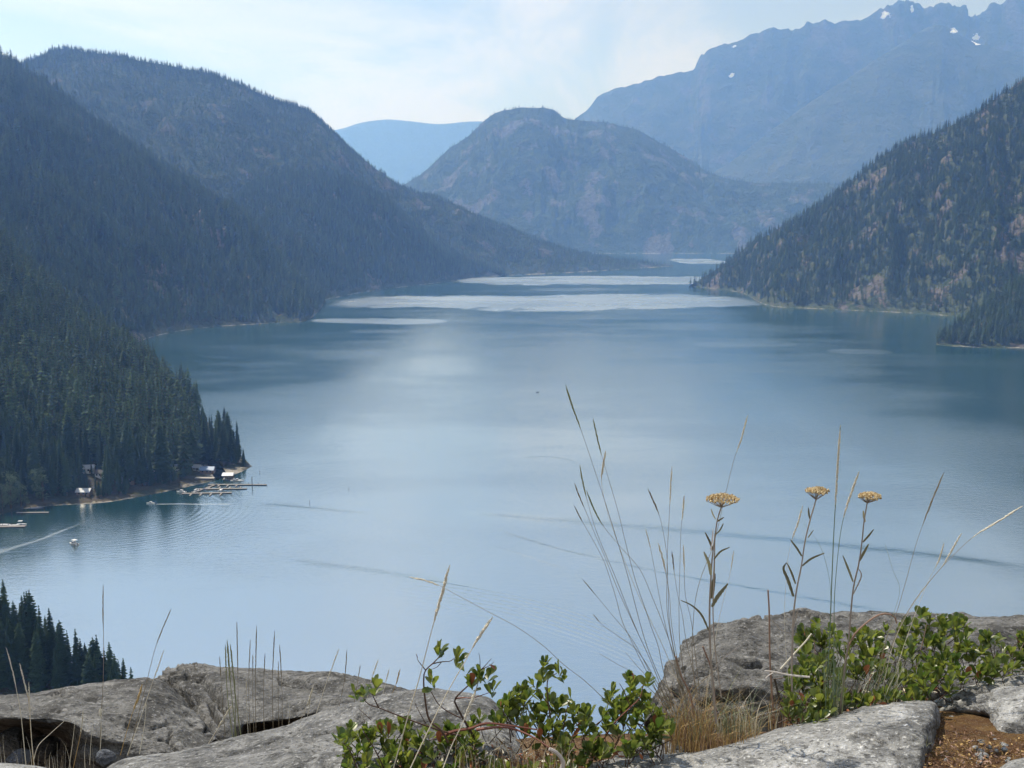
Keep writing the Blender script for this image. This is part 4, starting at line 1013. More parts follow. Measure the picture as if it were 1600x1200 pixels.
for lab, pts, hd, w, st, hm in (
    (base_c + 'the tallest one with its tip farthest up', [(884, 603), (896, 640), (908, 672), (931, 740), (949, 795), (963, 840), (981, 900), (990, 935), (1003, 984), (1015, 1021), (1038, 1075), (1066, 1135)], 74, 1.0, STRAW_D, STRAW_G),
    (base_c + 'second tallest, just right of the tallest', [(927, 655), (937, 700), (950, 745), (966, 800), (978, 850), (993, 907), (1008, 950), (1017, 978), (1029, 1011), (1037, 1050), (1060, 1130)], 60, .9, STRAW_D, STRAW_G),
    (base_c + 'with a short bright white head', [(946, 706), (942, 730), (940, 756), (948, 795), (966, 850), (1000, 935), (1036, 1010), (1064, 1080), (1078, 1140)], 46, 1.25, STRAW, STRAW),
    (base_c + 'arched, upper left with a green head', [(906, 728), (911, 755), (917, 780), (930, 825), (948, 870), (961, 900), (981, 951), (996, 987), (1020, 1040), (1050, 1120)], 55, .9, STRAW_D, STRAW_G),
    (base_c + 'leaning left, middle of three', [(898, 756), (907, 780), (918, 805), (927, 828), (945, 870), (965, 920), (990, 975), (1020, 1040), (1052, 1125)], 45, .8, STRAW_D, STRAW_D),
    (base_c + 'lowest of the three leaning far left', [(897, 790), (910, 815), (930, 850), (945, 880), (955, 910), (963, 936), (972, 970), (984, 996), (997, 1023), (1014, 1056), (1048, 1125)], 30, .7, STRAW_D, STRAW_D),
    (base_c + 'crossing the others with a bent yellow-green head', [(917, 768), (930, 800), (945, 825), (970, 855), (1000, 890), (1020, 935), (1040, 985), (1058, 1040), (1082, 1130)], 62, .9, STRAW_D, STRAW_G),
    (base_c + 'nearly upright with curved head at its left', [(1013, 765), (1022, 785), (1031, 808), (1037, 835), (1042, 870), (1044, 920), (1047, 980), (1062, 1060), (1075, 1130)], 44, 1.0, STRAW_D, STRAW_D),
    (base_c + 'upright and tallest of the right part', [(1050, 730), (1048, 760), (1046, 800), (1043, 860), (1042, 910), (1043, 960), (1055, 1030), (1072, 1130)], 62, 1.0, STRAW_D, STRAW),
    (base_c + 'upright with a short pale head at right', [(1069, 775), (1067, 800), (1064, 830), (1062, 900), (1061, 960), (1064, 1020), (1082, 1130)], 40, 1.0, STRAW_D, STRAW),
    (base_c + 'short, faint, between the arched ones', [(1009, 828), (1015, 850), (1022, 885), (1028, 920), (1038, 970), (1055, 1040), (1070, 1130)], 34, .7, STRAW_D, STRAW),
    (base_c + 'short with a thick brown bent head', [(1029, 850), (1036, 875), (1041, 900), (1046, 930), (1050, 980), (1062, 1050), (1078, 1130)], 50, 1.2, STRAW_D, STRAW),
    (base_c + 'short, right of the brown bent head', [(1050, 862), (1053, 890), (1059, 930), (1066, 960), (1072, 1000), (1085, 1060), (1098, 1135)], 34, .9, STRAW_D, STRAW_D),
    (base_c + 'rightmost short faint one', [(1068, 853), (1069, 890), (1071, 930), (1080, 970), (1086, 1020), (1098, 1125)], 46, .9, STRAW_D, STRAW),
    (base_c + 'lying lowest to the left over the ripples', [(911, 906), (931, 930), (960, 965), (985, 995), (1005, 1030), (1045, 1110)], 34, .6, STRAW_D, STRAW_D),
    (base_c + 'short leaning one below the ripples fan', [(927, 960), (942, 977), (970, 997), (1000, 1022), (1046, 1100)], 18, .6, STRAW_D, STRAW_D),
    (base_c + 'almost flat one just above the red leaf', [(938, 1022), (965, 1038), (990, 1053), (1040, 1100)], 0, .6, STRAW_D, STRAW_D),
    (base_c + 'short bare one left of the boulder foot', [(978, 1020), (995, 1040), (1012, 1060), (1045, 1110)], 0, .6, STRAW_D, STRAW_D),
    (base_c + 'slim, passing behind the first yarrow', [(1168, 650), (1157, 690), (1148, 714), (1140, 745), (1133, 775), (1115, 850), (1096, 900), (1087, 935), (1083, 975), (1082, 1030), (1092, 1130)], 62, 1.0, STRAW_D, STRAW),
    (base_c + 'faint, leaning right beside the first yarrow', [(1146, 862), (1141, 895), (1131, 935), (1120, 985), (1108, 1060), (1100, 1130)], 30, .7, STRAW, STRAW)):
    grass_stalk(lab, pts, random.uniform(2.66, 2.84), hd, w, st, hm, None, GC)
rs = 'grass stalk at the right, '
for lab, pts, hd, w, st, hm, th in (
    (rs + 'tallest straight one with a long pale head between two yarrows', [(1313, 666), (1310, 710), (1307, 760), (1303, 830), (1300, 900), (1297, 980), (1294, 1050), (1296, 1122)], 140, 1.35, GREENB, STRAW, 1.9),
    (rs + 'leaning pale head just right of the tallest', [(1342, 738), (1332, 765), (1319, 805), (1311, 850), (1304, 930), (1303, 1000), (1301, 1115)], 78, 1.35, GREENB, STRAW, 1.3),
    (rs + 'short pale head left of the second yarrow', [(1254, 791), (1246, 820), (1237, 845), (1230, 885), (1226, 980), (1236, 1105)], 60, 1.1, STRAW, STRAW, .6),
    (rs + 'slim leaning head right of the third yarrow', [(1474, 740), (1456, 783), (1440, 825), (1428, 862), (1415, 910), (1400, 960), (1382, 1010), (1368, 1095)], 90, 1.0, STRAW_D, STRAW_D, .8),
    (rs + 'bending farthest to the right edge', [(1597, 791), (1562, 813), (1522, 838), (1492, 865), (1462, 897), (1430, 937), (1408, 975), (1385, 1030), (1366, 1100)], 96, 1.1, STRAW_D, STRAW, .9),
    (rs + 'forked below the one bending to the edge', [(1502, 834), (1487, 860), (1473, 884), (1450, 912), (1420, 955), (1395, 1010), (1374, 1100)], 60, 1.15, STRAW, STRAW, .9),
    (rs + 'faint short one left of the forked head', [(1475, 849), (1466, 878), (1451, 907), (1430, 960), (1402, 1040), (1385, 1100)], 46, .9, STRAW, STRAW, .7),
    (rs + 'thin bare one bent like an elbow', [(1383, 850), (1395, 890), (1406, 921), (1396, 960), (1376, 1030), (1362, 1105)], 0, .7, STRAW_G, STRAW, .6),
    (rs + 'bare curved blade crossing the second yarrow', [(1256, 818), (1280, 850), (1293, 890), (1298, 930), (1296, 1000), (1292, 1110)], 0, .7, GREENB, STRAW, .8)):
    grass_stalk(lab, pts, random.uniform(2.75, 2.9), hd, w, st, hm, None, GR, th)
for lab, pts, d, hd, w, st, hm, th in (
    ('tall bright white grass head on a long straw stem, left of the shrub top', [(702, 885), (690, 930), (680, 965), (671, 998), (655, 1060), (640, 1110), (612, 1210)], 2.3, 102, 1.7, STRAW, STRAW, 1.5),
    ('white grass head leaning right across the upper shrub', [(769, 965), (755, 985), (738, 1013), (727, 1033), (700, 1080), (670, 1140), (636, 1212)], 2.3, 62, 1.6, STRAW, STRAW, 1.5),
    ('low white grass head in front of the shrub', [(743, 1078), (736, 1098), (722, 1132), (706, 1165), (688, 1212)], 2.28, 58, 1.6, STRAW, STRAW, 1.4),
    ('long arching grass stalk bowing left over the water with pale tip', [(641, 902), (665, 907), (690, 917), (722, 934), (765, 957), (808, 980), (850, 1010), (880, 1038), (915, 1065), (952, 1100)], 2.6, 52, 1.0, STRAW_D, STRAW, .8)):
    grass_stalk(lab, pts, d, hd, w, st, hm, 0.05, None, th)
lf = 'grass stalk at lower left, '
for lab, pts, d, hd, w, st, hm in (
    (lf + 'tall upright one before the conifer clump', [(161, 915), (161, 960), (162, 1010), (161, 1070), (158, 1120), (156, 1188)], 3.0, 75, .8, STRAW_D, STRAW_D),
    (lf + 'leaning one with tip over the open water', [(267, 952), (253, 985), (242, 1015), (228, 1070), (200, 1182)], 3.0, 68, .8, STRAW_D, STRAW_D),
    (lf + 'leaning parallel below the one over the water', [(256, 1016), (246, 1045), (237, 1070), (222, 1115), (199, 1180)], 2.95, 60, .8, STRAW, STRAW),
    (lf + 'with a golden head lying on the slab', [(222, 1071), (215, 1093), (206, 1117), (196, 1150), (188, 1180)], 2.9, 46, 1.5, GOLD, GOLD),
    (lf + 'leftmost thin one', [(10, 1013), (20, 1050), (27, 1085), (33, 1120), (41, 1200)], 2.7, 70, .7, STRAW, STRAW),
    (lf + 'second from the left edge', [(31, 1038), (39, 1070), (45, 1097), (48, 1140), (53, 1202)], 2.7, 55, .9, GOLD, STRAW),
    (lf + 'third from the left edge, straight', [(45, 1067), (46, 1095), (49, 1150), (54, 1202)], 2.68, 60, .8, STRAW, STRAW),
    (lf + 'thin one in the hollow, leaning right', [(117, 1128), (114, 1155), (108, 1200)], 2.9, 0, .8, STRAW, STRAW),
    (lf + 'yellowish one at the right end of the hollow', [(130, 1112), (127, 1140), (122, 1165), (114, 1203)], 2.85, 40, .9, GOLD, STRAW),
    (lf + 'short upright one right of the hollow', [(144, 1135), (142, 1160), (140, 1195)], 2.9, 0, .9, STRAW, STRAW),
    (lf + 'nodding tuft beside the bluish stone', [(157, 1108), (158, 1145), (156, 1180)], 2.95, 12, 2.0, STRAW, STRAW),
    (lf + 'bent across the dark hollow', [(100, 1127), (80, 1145), (60, 1165), (52, 1190)], 2.8, 0, .8, STRAW, STRAW),
    (lf + 'thin one just right of the golden head', [(228, 1100), (226, 1130), (218, 1178)], 2.95, 10, .8, STRAW, STRAW)):
    grass_stalk(lab, pts, d, hd, w, st, hm, 0.02, GL, 1.1)
ft = 'fine grass stalk before the fractured rock, '
for k, (lab, x, y, bx2, by2, hd, w, mt) in enumerate((
    ('tallest, left of centre', 370, 972, 372, 1152, 95, .8, STRAW_D), ('second tallest, right of it', 401, 978, 400, 1150, 90, .8, STRAW_D), ('between the two tallest', 391, 1000, 391, 1148, 60, .7, STRAW_D),
    ('upright near the small shadowed notch', 429, 986, 427, 1146, 80, .8, STRAW_D), ('curved right of the notch stalk', 437, 1008, 441, 1146, 60, .8, STRAW_D), ('short upright in the middle', 414, 1021, 413, 1148, 40, .7, STRAW_D),
    ('short next to the second tallest', 395, 1023, 397, 1150, 36, .7, STRAW_D), ('leftmost leaning', 343, 1026, 352, 1150, 40, .7, STRAW_D), ('yellow-green, left of the bundle', 352, 1008, 364, 1156, 60, 1.0, STRAW_G),
    ('yellow-green, thick middle of the bundle', 355, 1001, 370, 1156, 80, 1.3, STRAW_G), ('yellow-green, right of the bundle', 360, 1007, 377, 1154, 70, 1.2, STRAW_G), ('yellow-green, lowest of the bundle', 366, 1060, 367, 1156, 30, 1.1, STRAW_G),
    ('faint short near the right', 435, 1034, 436, 1146, 30, .6, STRAW_D), ('leaning far right with pale head', 529, 1015, 492, 1122, 60, .9, STRAW), ('leaning right beside the shrub', 542, 1016, 529, 1108, 60, .8, STRAW_D),
    ('pale head lying low before the crack', 361, 1104, 322, 1168, 46, 1.5, STRAW), ('pale head on the rock lip', 490, 1071, 466, 1132, 40, 1.3, STRAW), ('short right of the pale lip head', 485, 1090, 478, 1130, 16, .9, STRAW),
    ('behind the slab, tall and leaning', 591, 1031, 572, 1102, 34, .9, STRAW), ('behind the slab, short straight', 563, 1040, 552, 1110, 20, .7, STRAW_D), ('behind the slab, near its crest', 608, 1046, 596, 1094, 24, .8, STRAW), ('behind the slab, rightmost', 625, 1046, 610, 1090, 30, 1.1, GOLD),
    ('low and thin before the dark gap', 385, 1060, 388, 1150, 20, .7, STRAW), ('low and thin at the gap right end', 452, 1100, 450, 1142, 0, .7, STRAW), ('tiny curved at the far left', 302, 1036, 306, 1048, 8, .7, STRAW_D))):
    mx_, my_ = (x + bx2) / 2 + random.uniform(-3, 3), (y + by2) / 2
    grass_stalk(ft + lab, [(x, y), (mx_, my_), (bx2, by2)], 3.3 if k not in (24,) else 4.5, hd, w, mt, mt, 0.0, GT, 1.0 if mt is not STRAW_G else 1.7)

# ------------------------------------------------------------------ yarrow
def mat_yarrow_head():
    M = Mat('yarrow_florets'); n = M.noise(M.coord('Object'), 260, 2, 0.6)
    M.bsdf(M.mix(n.smooth(0.38, 0.62), (0.30, 0.17, 0.06), (0.74, 0.62, 0.38)), 0.8, spec=0.2); return M.m
YHEAD = mat_yarrow_head()
YSTEM = straw('yarrow_stem', (0.20, 0.16, 0.13), (0.40, 0.34, 0.29), 0.0)
YLEAF = straw('yarrow_leaf', (0.14, 0.13, 0.085), (0.30, 0.28, 0.17), 0.1)
def feather_leaf(o, pts, d0, d1, w, mat, root):
    C = stalk3(pts, d0, d1, 14); m = MB(); v, f = [], []; r = random.Random(str(pts))
    for i, p in enumerate(C):
        t = C[min(i + 1, 13)] - C[max(i - 1, 0)]; t /= np.linalg.norm(t) + 1e-9
        a = np.cross(t, [0.2, 0.9, 0.3]); a /= np.linalg.norm(a); b = np.cross(t, a)
        ww = 0.72 * w * (0.35 + 1.0 * math.sin(math.pi * min(1, 0.12 + i / 13 * 0.86)) ** 0.7) * (1.08 if i % 2 else 0.92) * 0.5
        v += [p - root + a * ww + b * ww * 0.5, p - root - b * ww * 0.15, p - root - a * ww + b * ww * 0.5]
    for i in range(13):
        for k in range(2): f.append((i * 3 + k, i * 3 + k + 1, i * 3 + k + 4, i * 3 + k + 3))
    m.add(v, f); 
    m.tube([p - root for p in C], [w * 0.16] * 14, 4)
    m.build('leaf', mat, o)
def yarrow(label, d, stem, head, hw, leaves, dry=(), second=None):
    C = stalk3(stem, d, d - 0.03, 40); root = C[-1]
    o = thing('yarrow_plant', label, 'flower', root, 'dried yarrow plants')
    m = MB(); m.tube([p - root for p in C[::-1]], [0.0031 - 0.0014 * k / 39 for k in range(40)], 6); m.build('stem', YSTEM, o)
    if second is not None:
        C2 = stalk3(second, d + 0.02, d - 0.02, 26); m = MB(); m.tube([p - root for p in C2], [0.0016] * 26, 5); m.build('stem', YSTEM, o)
    hc = at(head[0], head[1], d - 0.03); R = hw / FPX * d / 2; r = random.Random(hw + head[0])
    top = C[0]; m = MB(); fl = MB()
    n = 80
    for k in range(n):
        rr_ = R * math.sqrt((k + 0.5) / n); a = k * 2.39996
        p = hc + np.array([rr_ * math.cos(a), rr_ * math.sin(a) * 0.9, (0.28 * R) * (1 - (rr_ / R) ** 2) + r.uniform(-0.0015, 0.0015)])
        if k % 4 == 0:
            j = top + (hc - top) * 0.15; m.tube([top - root, (j * 0.45 + p * 0.55 - np.array([0, 0, 0.004])) - root, p - root - np.array([0, 0, 0.003])], [0.0011, 0.0008, 0.0006], 4)
        for q in range(3):
            e = np.array([r.gauss(0, .0016), r.gauss(0, .0016), r.uniform(-0.0005, 0.0022)])
            fl.lens(p + e - root, (r.gauss(0, .3), r.gauss(0, .3), 1), 0.0088, 0.0026, 6)
    ub = m.build('umbel_branch', YSTEM, o); fl.build('flower_head', YHEAD, ub)
    for lf_ in leaves: feather_leaf(o, lf_[0], d, d + random.uniform(-0.04, 0.04), lf_[1], YLEAF, root)
    for lf_ in dry: feather_leaf(o, lf_[0], d, d + random.uniform(-0.03, 0.03), lf_[1], PALEST, root)
yarrow('dried yarrow with the broadest flower head, leftmost of three', 2.6, [(1127, 793), (1121, 812), (1117, 840), (1113, 870), (1111, 900), (1109, 940), (1109, 990), (1112, 1050), (1119, 1130)], (1129, 781), 52,
       [([(1118, 811), (1114, 803), (1111, 795)], .004), ([(1120, 815), (1126, 811), (1131, 808)], .005), ([(1119, 834), (1125, 827), (1130, 818)], .006), ([(1114, 860), (1109, 846), (1102, 832)], .006), ([(1115, 874), (1126, 861), (1140, 855)], .006),
        ([(1111, 899), (1108, 880), (1100, 862)], .009), ([(1112, 948), (1122, 930), (1137, 912)], .011), ([(1112, 935), (1114, 915), (1117, 896)], .011), ([(1108, 986), (1096, 960), (1080, 945), (1064, 938)], .006)],
       [([(1110, 860), (1113, 845), (1114, 826)], .004), ([(1114, 905), (1116, 885), (1116, 862)], .004), ([(1115, 1045), (1130, 1028), (1158, 1008)], .004)], [(1117, 835), (1116, 900), (1114, 950), (1117, 1010), (1127, 1090)])
yarrow('dried yarrow with a tilted flower head, middle of three', 2.75, [(1275, 781), (1266, 812), (1258, 845), (1252, 885), (1245, 920), (1240, 960), (1238, 1010), (1237, 1060), (1240, 1120)], (1277, 768), 35,
       [([(1266, 812), (1264, 803), (1263, 793)], .005), ([(1262, 840), (1267, 833), (1271, 828)], .005), ([(1253, 869), (1245, 856), (1235, 843)], .006), ([(1253, 884), (1268, 872), (1288, 864)], .007), ([(1243, 912), (1237, 895), (1230, 880)], .006), ([(1240, 932), (1231, 905), (1224, 888), (1229, 879)], .009)],
       [([(1238, 988), (1242, 970), (1247, 953)], .004), ([(1237, 990), (1222, 985), (1205, 968)], .004)])
yarrow('dried yarrow with small flat head, rightmost of three', 2.75, [(1355, 786), (1350, 815), (1347, 845), (1342, 880), (1334, 915), (1330, 950), (1326, 1000), (1318, 1060), (1312, 1120)], (1359, 776), 35,
       [([(1352, 816), (1350, 808), (1349, 798)], .006), ([(1348, 847), (1356, 838), (1365, 827)], .006), ([(1342, 877), (1349, 864), (1357, 850)], .008), ([(1333, 909), (1326, 890), (1317, 868)], .006)],
       [([(1332, 930), (1341, 912), (1346, 898), (1340, 886)], .004)])

# bare sticks and dead stems
def dead_stem(name, label, pts, d, r0, mat, cat='stem', twigs=()):
    C = stalk3(pts, d, d, 24); root = C[-1]
    o = thing(name, label, cat, root); m = MB(); m.tube([p - root for p in C], [r0 * (0.75 + 0.25 * k / 23) for k in range(24)], 6); m.build('stem', mat, o)
    for t in twigs: C2 = stalk3(t, d, d + 0.02, 8); m = MB(); m.tube([p - root for p in C2], [r0 * 0.5] * 8, 5); m.build('twig', mat, o)
dead_stem('dead_stalk', 'straight bare dark stalk between the first two yarrows', [(1200, 922), (1202, 960), (1203, 1030), (1207, 1095), (1210, 1130)], 2.78, 0.0028, REDST)
dead_stem('dead_stalk', 'arched reddish dry stem above the right shrub', [(1401, 974), (1396, 962), (1375, 960), (1348, 978), (1330, 1000), (1320, 1040), (1316, 1110)], 2.85, 0.003, REDST, 'stem', ([(1333, 1000), (1336, 992), (1340, 986)],))
dead_stem('dead_stalk', 'dry pale twig lying by the second yarrow foot', [(1195, 1048), (1210, 1050), (1235, 1055), (1265, 1058)], 2.72, 0.003, PALEST, 'twig', ([(1210, 1050), (1200, 1056), (1196, 1060)],))
dead_stem('dead_stalk', 'reddish dry stem behind the dry grass, left of the yarrow foot', [(1098, 1010), (1104, 1025), (1112, 1050), (1119, 1115)], 2.7, 0.0028, REDST)
dead_stem('dead_stalk', 'reddish bent stem at the boulder foot', [(1056, 1025), (1064, 1055), (1078, 1085), (1086, 1130)], 2.74, 0.003, REDST)
dead_stem('dead_stalk', 'black dead stick leaning at the boulder foot', [(1210, 1060), (1216, 1085), (1224, 1120)], 2.9, 0.004, WOOD_D)
dead_stem('bleached_root', 'bleached white curved root under the centre shrub', [(858, 1170), (868, 1175), (876, 1183), (880, 1192), (877, 1202)], 2.3, 0.0055, PALEST, 'root')
dead_stem('dead_stalk', 'pale dry leaf blade sticking up on the right shrub left edge', [(1268, 990), (1258, 1003), (1244, 1018), (1220, 1045)], 2.85, 0.003, STRAW)

# ------------------------------------------------------------------ tufts of grass
def tuft(label, n, cx0, cx1, cyb, h0, h1, d0, d1, spread, mats, w=0.0011, name='grass_tuft', group=None, lean=0.0):
    root = at((cx0 + cx1) / 2, cyb, (d0 + d1) / 2); o = thing(name, label, 'grass', root, group)
    per = max(1, len(mats)); r = random.Random(label)
    for mi, mt in enumerate(mats):
        m = MB()
        for k in range(n // per):
            bx_ = r.uniform(cx0, cx1); d = r.uniform(d0, d1); b = at(bx_, cyb + r.uniform(-6, 6), d) - root
            h = r.uniform(h0, h1) * r.choice((0.5, 0.8, 1.0)); a = r.random() * 6.28
            out = spread * r.uniform(0.1, 1.0) * h
            tip = b + np.array([math.cos(a) * out + lean * h, math.sin(a) * out * 0.8, h]); mid = (b + tip) / 2 + np.array([-(math.cos(a) * out) * 0.22, 0, h * 0.10])
            C = catmull([b - np.array([0, 0, 0.02]), mid, tip], 7); side = np.array([math.sin(a + 1.2), math.cos(a + 1.2), 0.0]); v, f = [], []
            for i, p in enumerate(C):
                ww = w * (1.0 - 0.85 * i / 6); v += [p - side * ww, p + side * ww + np.array([0, ww * .6, 0])]
            f = [(2 * i, 2 * i + 1, 2 * i + 3, 2 * i + 2) for i in range(6)]
            m.add(v, f)
        m.build('blades', mt, o)
GTF = 'grass tufts among the rocks'
tuft('golden dry grass tuft at the foot of the boulder, left part', 520, 1046, 1112, 1150, 0.03, 0.17, 2.62, 2.85, 1.25, (GOLD, REDST, STRAW_G, GOLD, STRAW_D), 0.0012, group=GTF)
tuft('greenish dry grass tuft right of the golden one, before the boulder', 360, 1120, 1185, 1148, 0.03, 0.16, 2.66, 2.85, 1.3, (STRAW_G, GOLD, STRAW_D, STRAW, GREENB), 0.0011, group=GTF)
tuft('short brown dead grass mat at the bottom of the golden tuft', 420, 1040, 1190, 1166, 0.02, 0.07, 2.55, 2.75, 1.2, (REDST, GOLD, GOLD), 0.0014, group=GTF)
tuft('blue-green upright grass tuft in the right shrub', 110, 1284, 1318, 1122, 0.10, 0.26, 2.72, 2.85, 0.28, (GREENB, GREENB, STRAW_G), 0.0013, group=GTF)
tuft('grey-green leaning grass tuft right of the blue-green one', 110, 1325, 1395, 1112, 0.08, 0.22, 2.75, 2.9, 0.35, (GREENB, STRAW, STRAW_G), 0.0011, group=GTF, lean=0.35)
tuft('thin dry grass tuft left of the right shrub', 90, 1200, 1270, 1132, 0.05, 0.14, 2.75, 2.9, 0.8, (STRAW, GOLD, REDST), 0.0010, group=GTF)
tuft('dry grass wisps under the centre shrub', 240, 700, 900, 1196, 0.02, 0.08, 2.3, 2.5, 1.2, (STRAW, REDST, GOLD), 0.0009, group=GTF)
tuft('small grass sprig on the pale slab edge', 16, 1424, 1446, 1172, 0.02, 0.05, 2.38, 2.44, 0.9, (STRAW_G,), 0.0012, group=GTF)
tuft('sparse dry grass before the left hollow', 40, -10, 150, 1202, 0.04, 0.12, 2.75, 2.95, 0.5, (STRAW, STRAW_D), 0.0009, group=GTF)

# ------------------------------------------------------------------ shrubs with leathery leaves
def mat_leaf():
    M = Mat('leathery_leaf'); r = M.random(); a = M.attr('tone'); n = M.noise(M.coord('Object'), 3.0, 2, 0.5)
    t = (r + a)._m('FRACT') if False else r
    c = M.mix(t, (0.035, 0.066, 0.016), (0.18, 0.21, 0.047)); c = M.mix(n.smooth(0.3, 0.8) * 0.4, c, (0.08, 0.12, 0.03))
    p = M.bsdf(c, 0.33, spec=0.5)
    tr = M.node('ShaderNodeBsdfTranslucent', {'Color': M.mix(t, (0.11, 0.21, 0.028), (0.44, 0.48, 0.075))})
    mx = M.node('ShaderNodeMixShader', {0: 0.35, 1: p.outputs[0], 2: tr.outputs[0]}); M.nt.links.new(mx.outputs[0], M.out.inputs[0])
    return M.m
def mat_leaf_mass():
    M = Mat('leathery_leaf_mass'); n = M.noise(M.coord('Object'), 45.0, 2, 0.5)
    c = M.mix(n.smooth(0.3, 0.7), (0.03, 0.055, 0.015), (0.13, 0.155, 0.036)); p = M.bsdf(c, 0.33, spec=0.5)
    tr = M.node('ShaderNodeBsdfTranslucent', {'Color': M.mix(n.smooth(.3, .7), (0.10, 0.19, 0.026), (0.38, 0.42, 0.065))})
    mx = M.node('ShaderNodeMixShader', {0: 0.35, 1: p.outputs[0], 2: tr.outputs[0]}); M.nt.links.new(mx.outputs[0], M.out.inputs[0])
    return M.m
LEAF, LEAFM = mat_leaf(), mat_leaf_mass()
DEADLEAF = straw('dead_red_leaf', (0.20, 0.05, 0.025), (0.42, 0.17, 0.08), 0.1)
BROWNLEAF = straw('brown_litter_leaf', (0.10, 0.055, 0.035), (0.34, 0.20, 0.12), 0.1)
TWIG = straw('dark_twig', (0.045, 0.03, 0.025), (0.12, 0.07, 0.05), 0.0)
TWIGR = straw('red_bark_twig', (0.13, 0.045, 0.035), (0.24, 0.10, 0.07), 0.0)
def leaf_geo(bend, fold, wide):
    rows = [(0.0, 0.05), (0.16, 0.30), (0.42, 0.80), (0.68, 1.0), (0.87, 0.78), (1.0, 0.12)]; v, f = [], []
    for s, w in rows:
        z = bend * s * s; y = s; hw = 0.25 * wide * w
        v += [(-hw, y, z + fold * hw), (0, y, z), (hw, y, z + fold * hw)]
    for i in range(len(rows) - 1):
        for k in range(2): f.append((i * 3 + k, i * 3 + k + 1, i * 3 + k + 4, i * 3 + k + 3))
    return np.array(v), f
LEAVES = [leaf_geo(b, f, w) for b, f, w in ((0.12, 0.45, 1.0), (-0.10, 0.35, 1.1), (0.22, 0.6, 0.95), (0.0, 0.3, 1.15))]
LEAF_ME = [mesh_of('leaf', v, f, LEAF, True) for v, f in LEAVES]
LEAF_DEAD = mesh_of('leaf', *LEAVES[2], DEADLEAF, True)
def basis(dirn, roll):
    y = Vector(dirn).normalized(); x = y.cross(Vector((0, 0, 1)));
    if x.length < 1e-3: x = Vector((1, 0, 0))
    x.normalize(); z = x.cross(y); M = Matrix((x, y, z)).transposed()
    return M @ Matrix.Rotation(roll, 3, 'Y')
def in_poly(x, y, poly):
    c = False; j = len(poly) - 1
    for i in range(len(poly)):
        (xi, yi), (xj, yj) = poly[i], poly[j]
        if (yi > y) != (yj > y) and x < (xj - xi) * (y - yi) / (yj - yi + 1e-9) + xi: c = not c
        j = i
    return c
def shrub(label, root_px, root_d, twigs, tips, dead, seed, max_single=300, size=0.031):
    """twigs: pixel paths (root to tip) with distance and thickness; tips: (px, py, distance, leaf count)."""
    r = random.Random(seed); root = at(*root_px, root_d)
    o = thing('leathery_shrub', label, 'shrub', root)
    for pts, d0, d1, th, red in twigs:
        C = stalk3(pts[::-1], d0, d1, 22)[::-1]; m = MB(); m.tube([p - root for p in C], [th * (1 - 0.55 * k / 21) for k in range(22)], 5); m.build('branch', TWIGR if red else TWIG, o)
    items = []; sm = MB()
    for (x, y, d, n, stem) in tips:
        c = at(x, y, d) - root; up = Vector((r.gauss(0, .35), r.gauss(0, .3), 1)).normalized()
        # leafy shoot: leaves spiral up a short twig
        Ls = size * r.uniform(0.55, 1.1); base = Vector(c) - up * Ls
        if stem:
            g = Vector((c[0] + r.gauss(0, .03), c[1] + r.gauss(0, .03) + 0.02, c[2] - r.uniform(0.06, 0.11)))
            sm.tube([g, (Vector(g) + base) / 2 + Vector((r.gauss(0, .008), 0, 0)), base, Vector(c)], [0.0018, 0.0015, 0.0012, 0.0008], 4)
        a0 = r.random() * 6.28
        for k in range(n):
            t = k / max(1, n - 1); a = a0 + k * 2.4
            p = base + up * Ls * (0.15 + 0.85 * t)
            tilt = 1.05 - 0.75 * t + r.uniform(-0.2, 0.2)
            side = up.orthogonal().normalized(); side = Matrix.Rotation(a, 3, up) @ side
            dirn = (up * math.cos(tilt) + side * math.sin(tilt)).normalized()
            s = size * r.uniform(0.72, 1.15) * (0.75 + 0.35 * (1 - abs(t - 0.4)))
            items.append((p, basis(dirn, r.gauss(0, 0.5)), s, r.randrange(4), d))
    if sm.v: sm.build('shoot', TWIG, o)
    order = sorted(range(len(items)), key=lambda i: (items[i][4], r.random()))
    order = sorted(range(len(items)), key=lambda i: -items[i][2] / (items[i][4]) + (r.random() * 0.004))
    nd = 0
    for i in order[:max_single]:
        p, B, s, k, d = items[i]
        me = LEAF_ME[k]
        if r.random() < dead: me = LEAF_DEAD
        l = bpy.data.objects.new('leaf', me); COL.objects.link(l); l.parent = o
        l.matrix_local = Matrix.Translation(p) @ B.to_4x4() @ Matrix.Scale(s, 4)
    if len(order) > max_single:
        vv, ff, nv_ = [], [], 0
        for i in order[max_single:]:
            p, B, s, k, d = items[i]; V, F = LEAVES[k]
            W = V @ np.array(B).T * s + np.array(p); vv.append(W); ff += [tuple(nv_ + q for q in t) for t in F]; nv_ += len(V)
        mo = link('foliage', mesh_of('foliage', np.vstack(vv), ff, LEAFM, True), o); mo['kind'] = 'stuff'
    return o
r5 = random.Random(21)
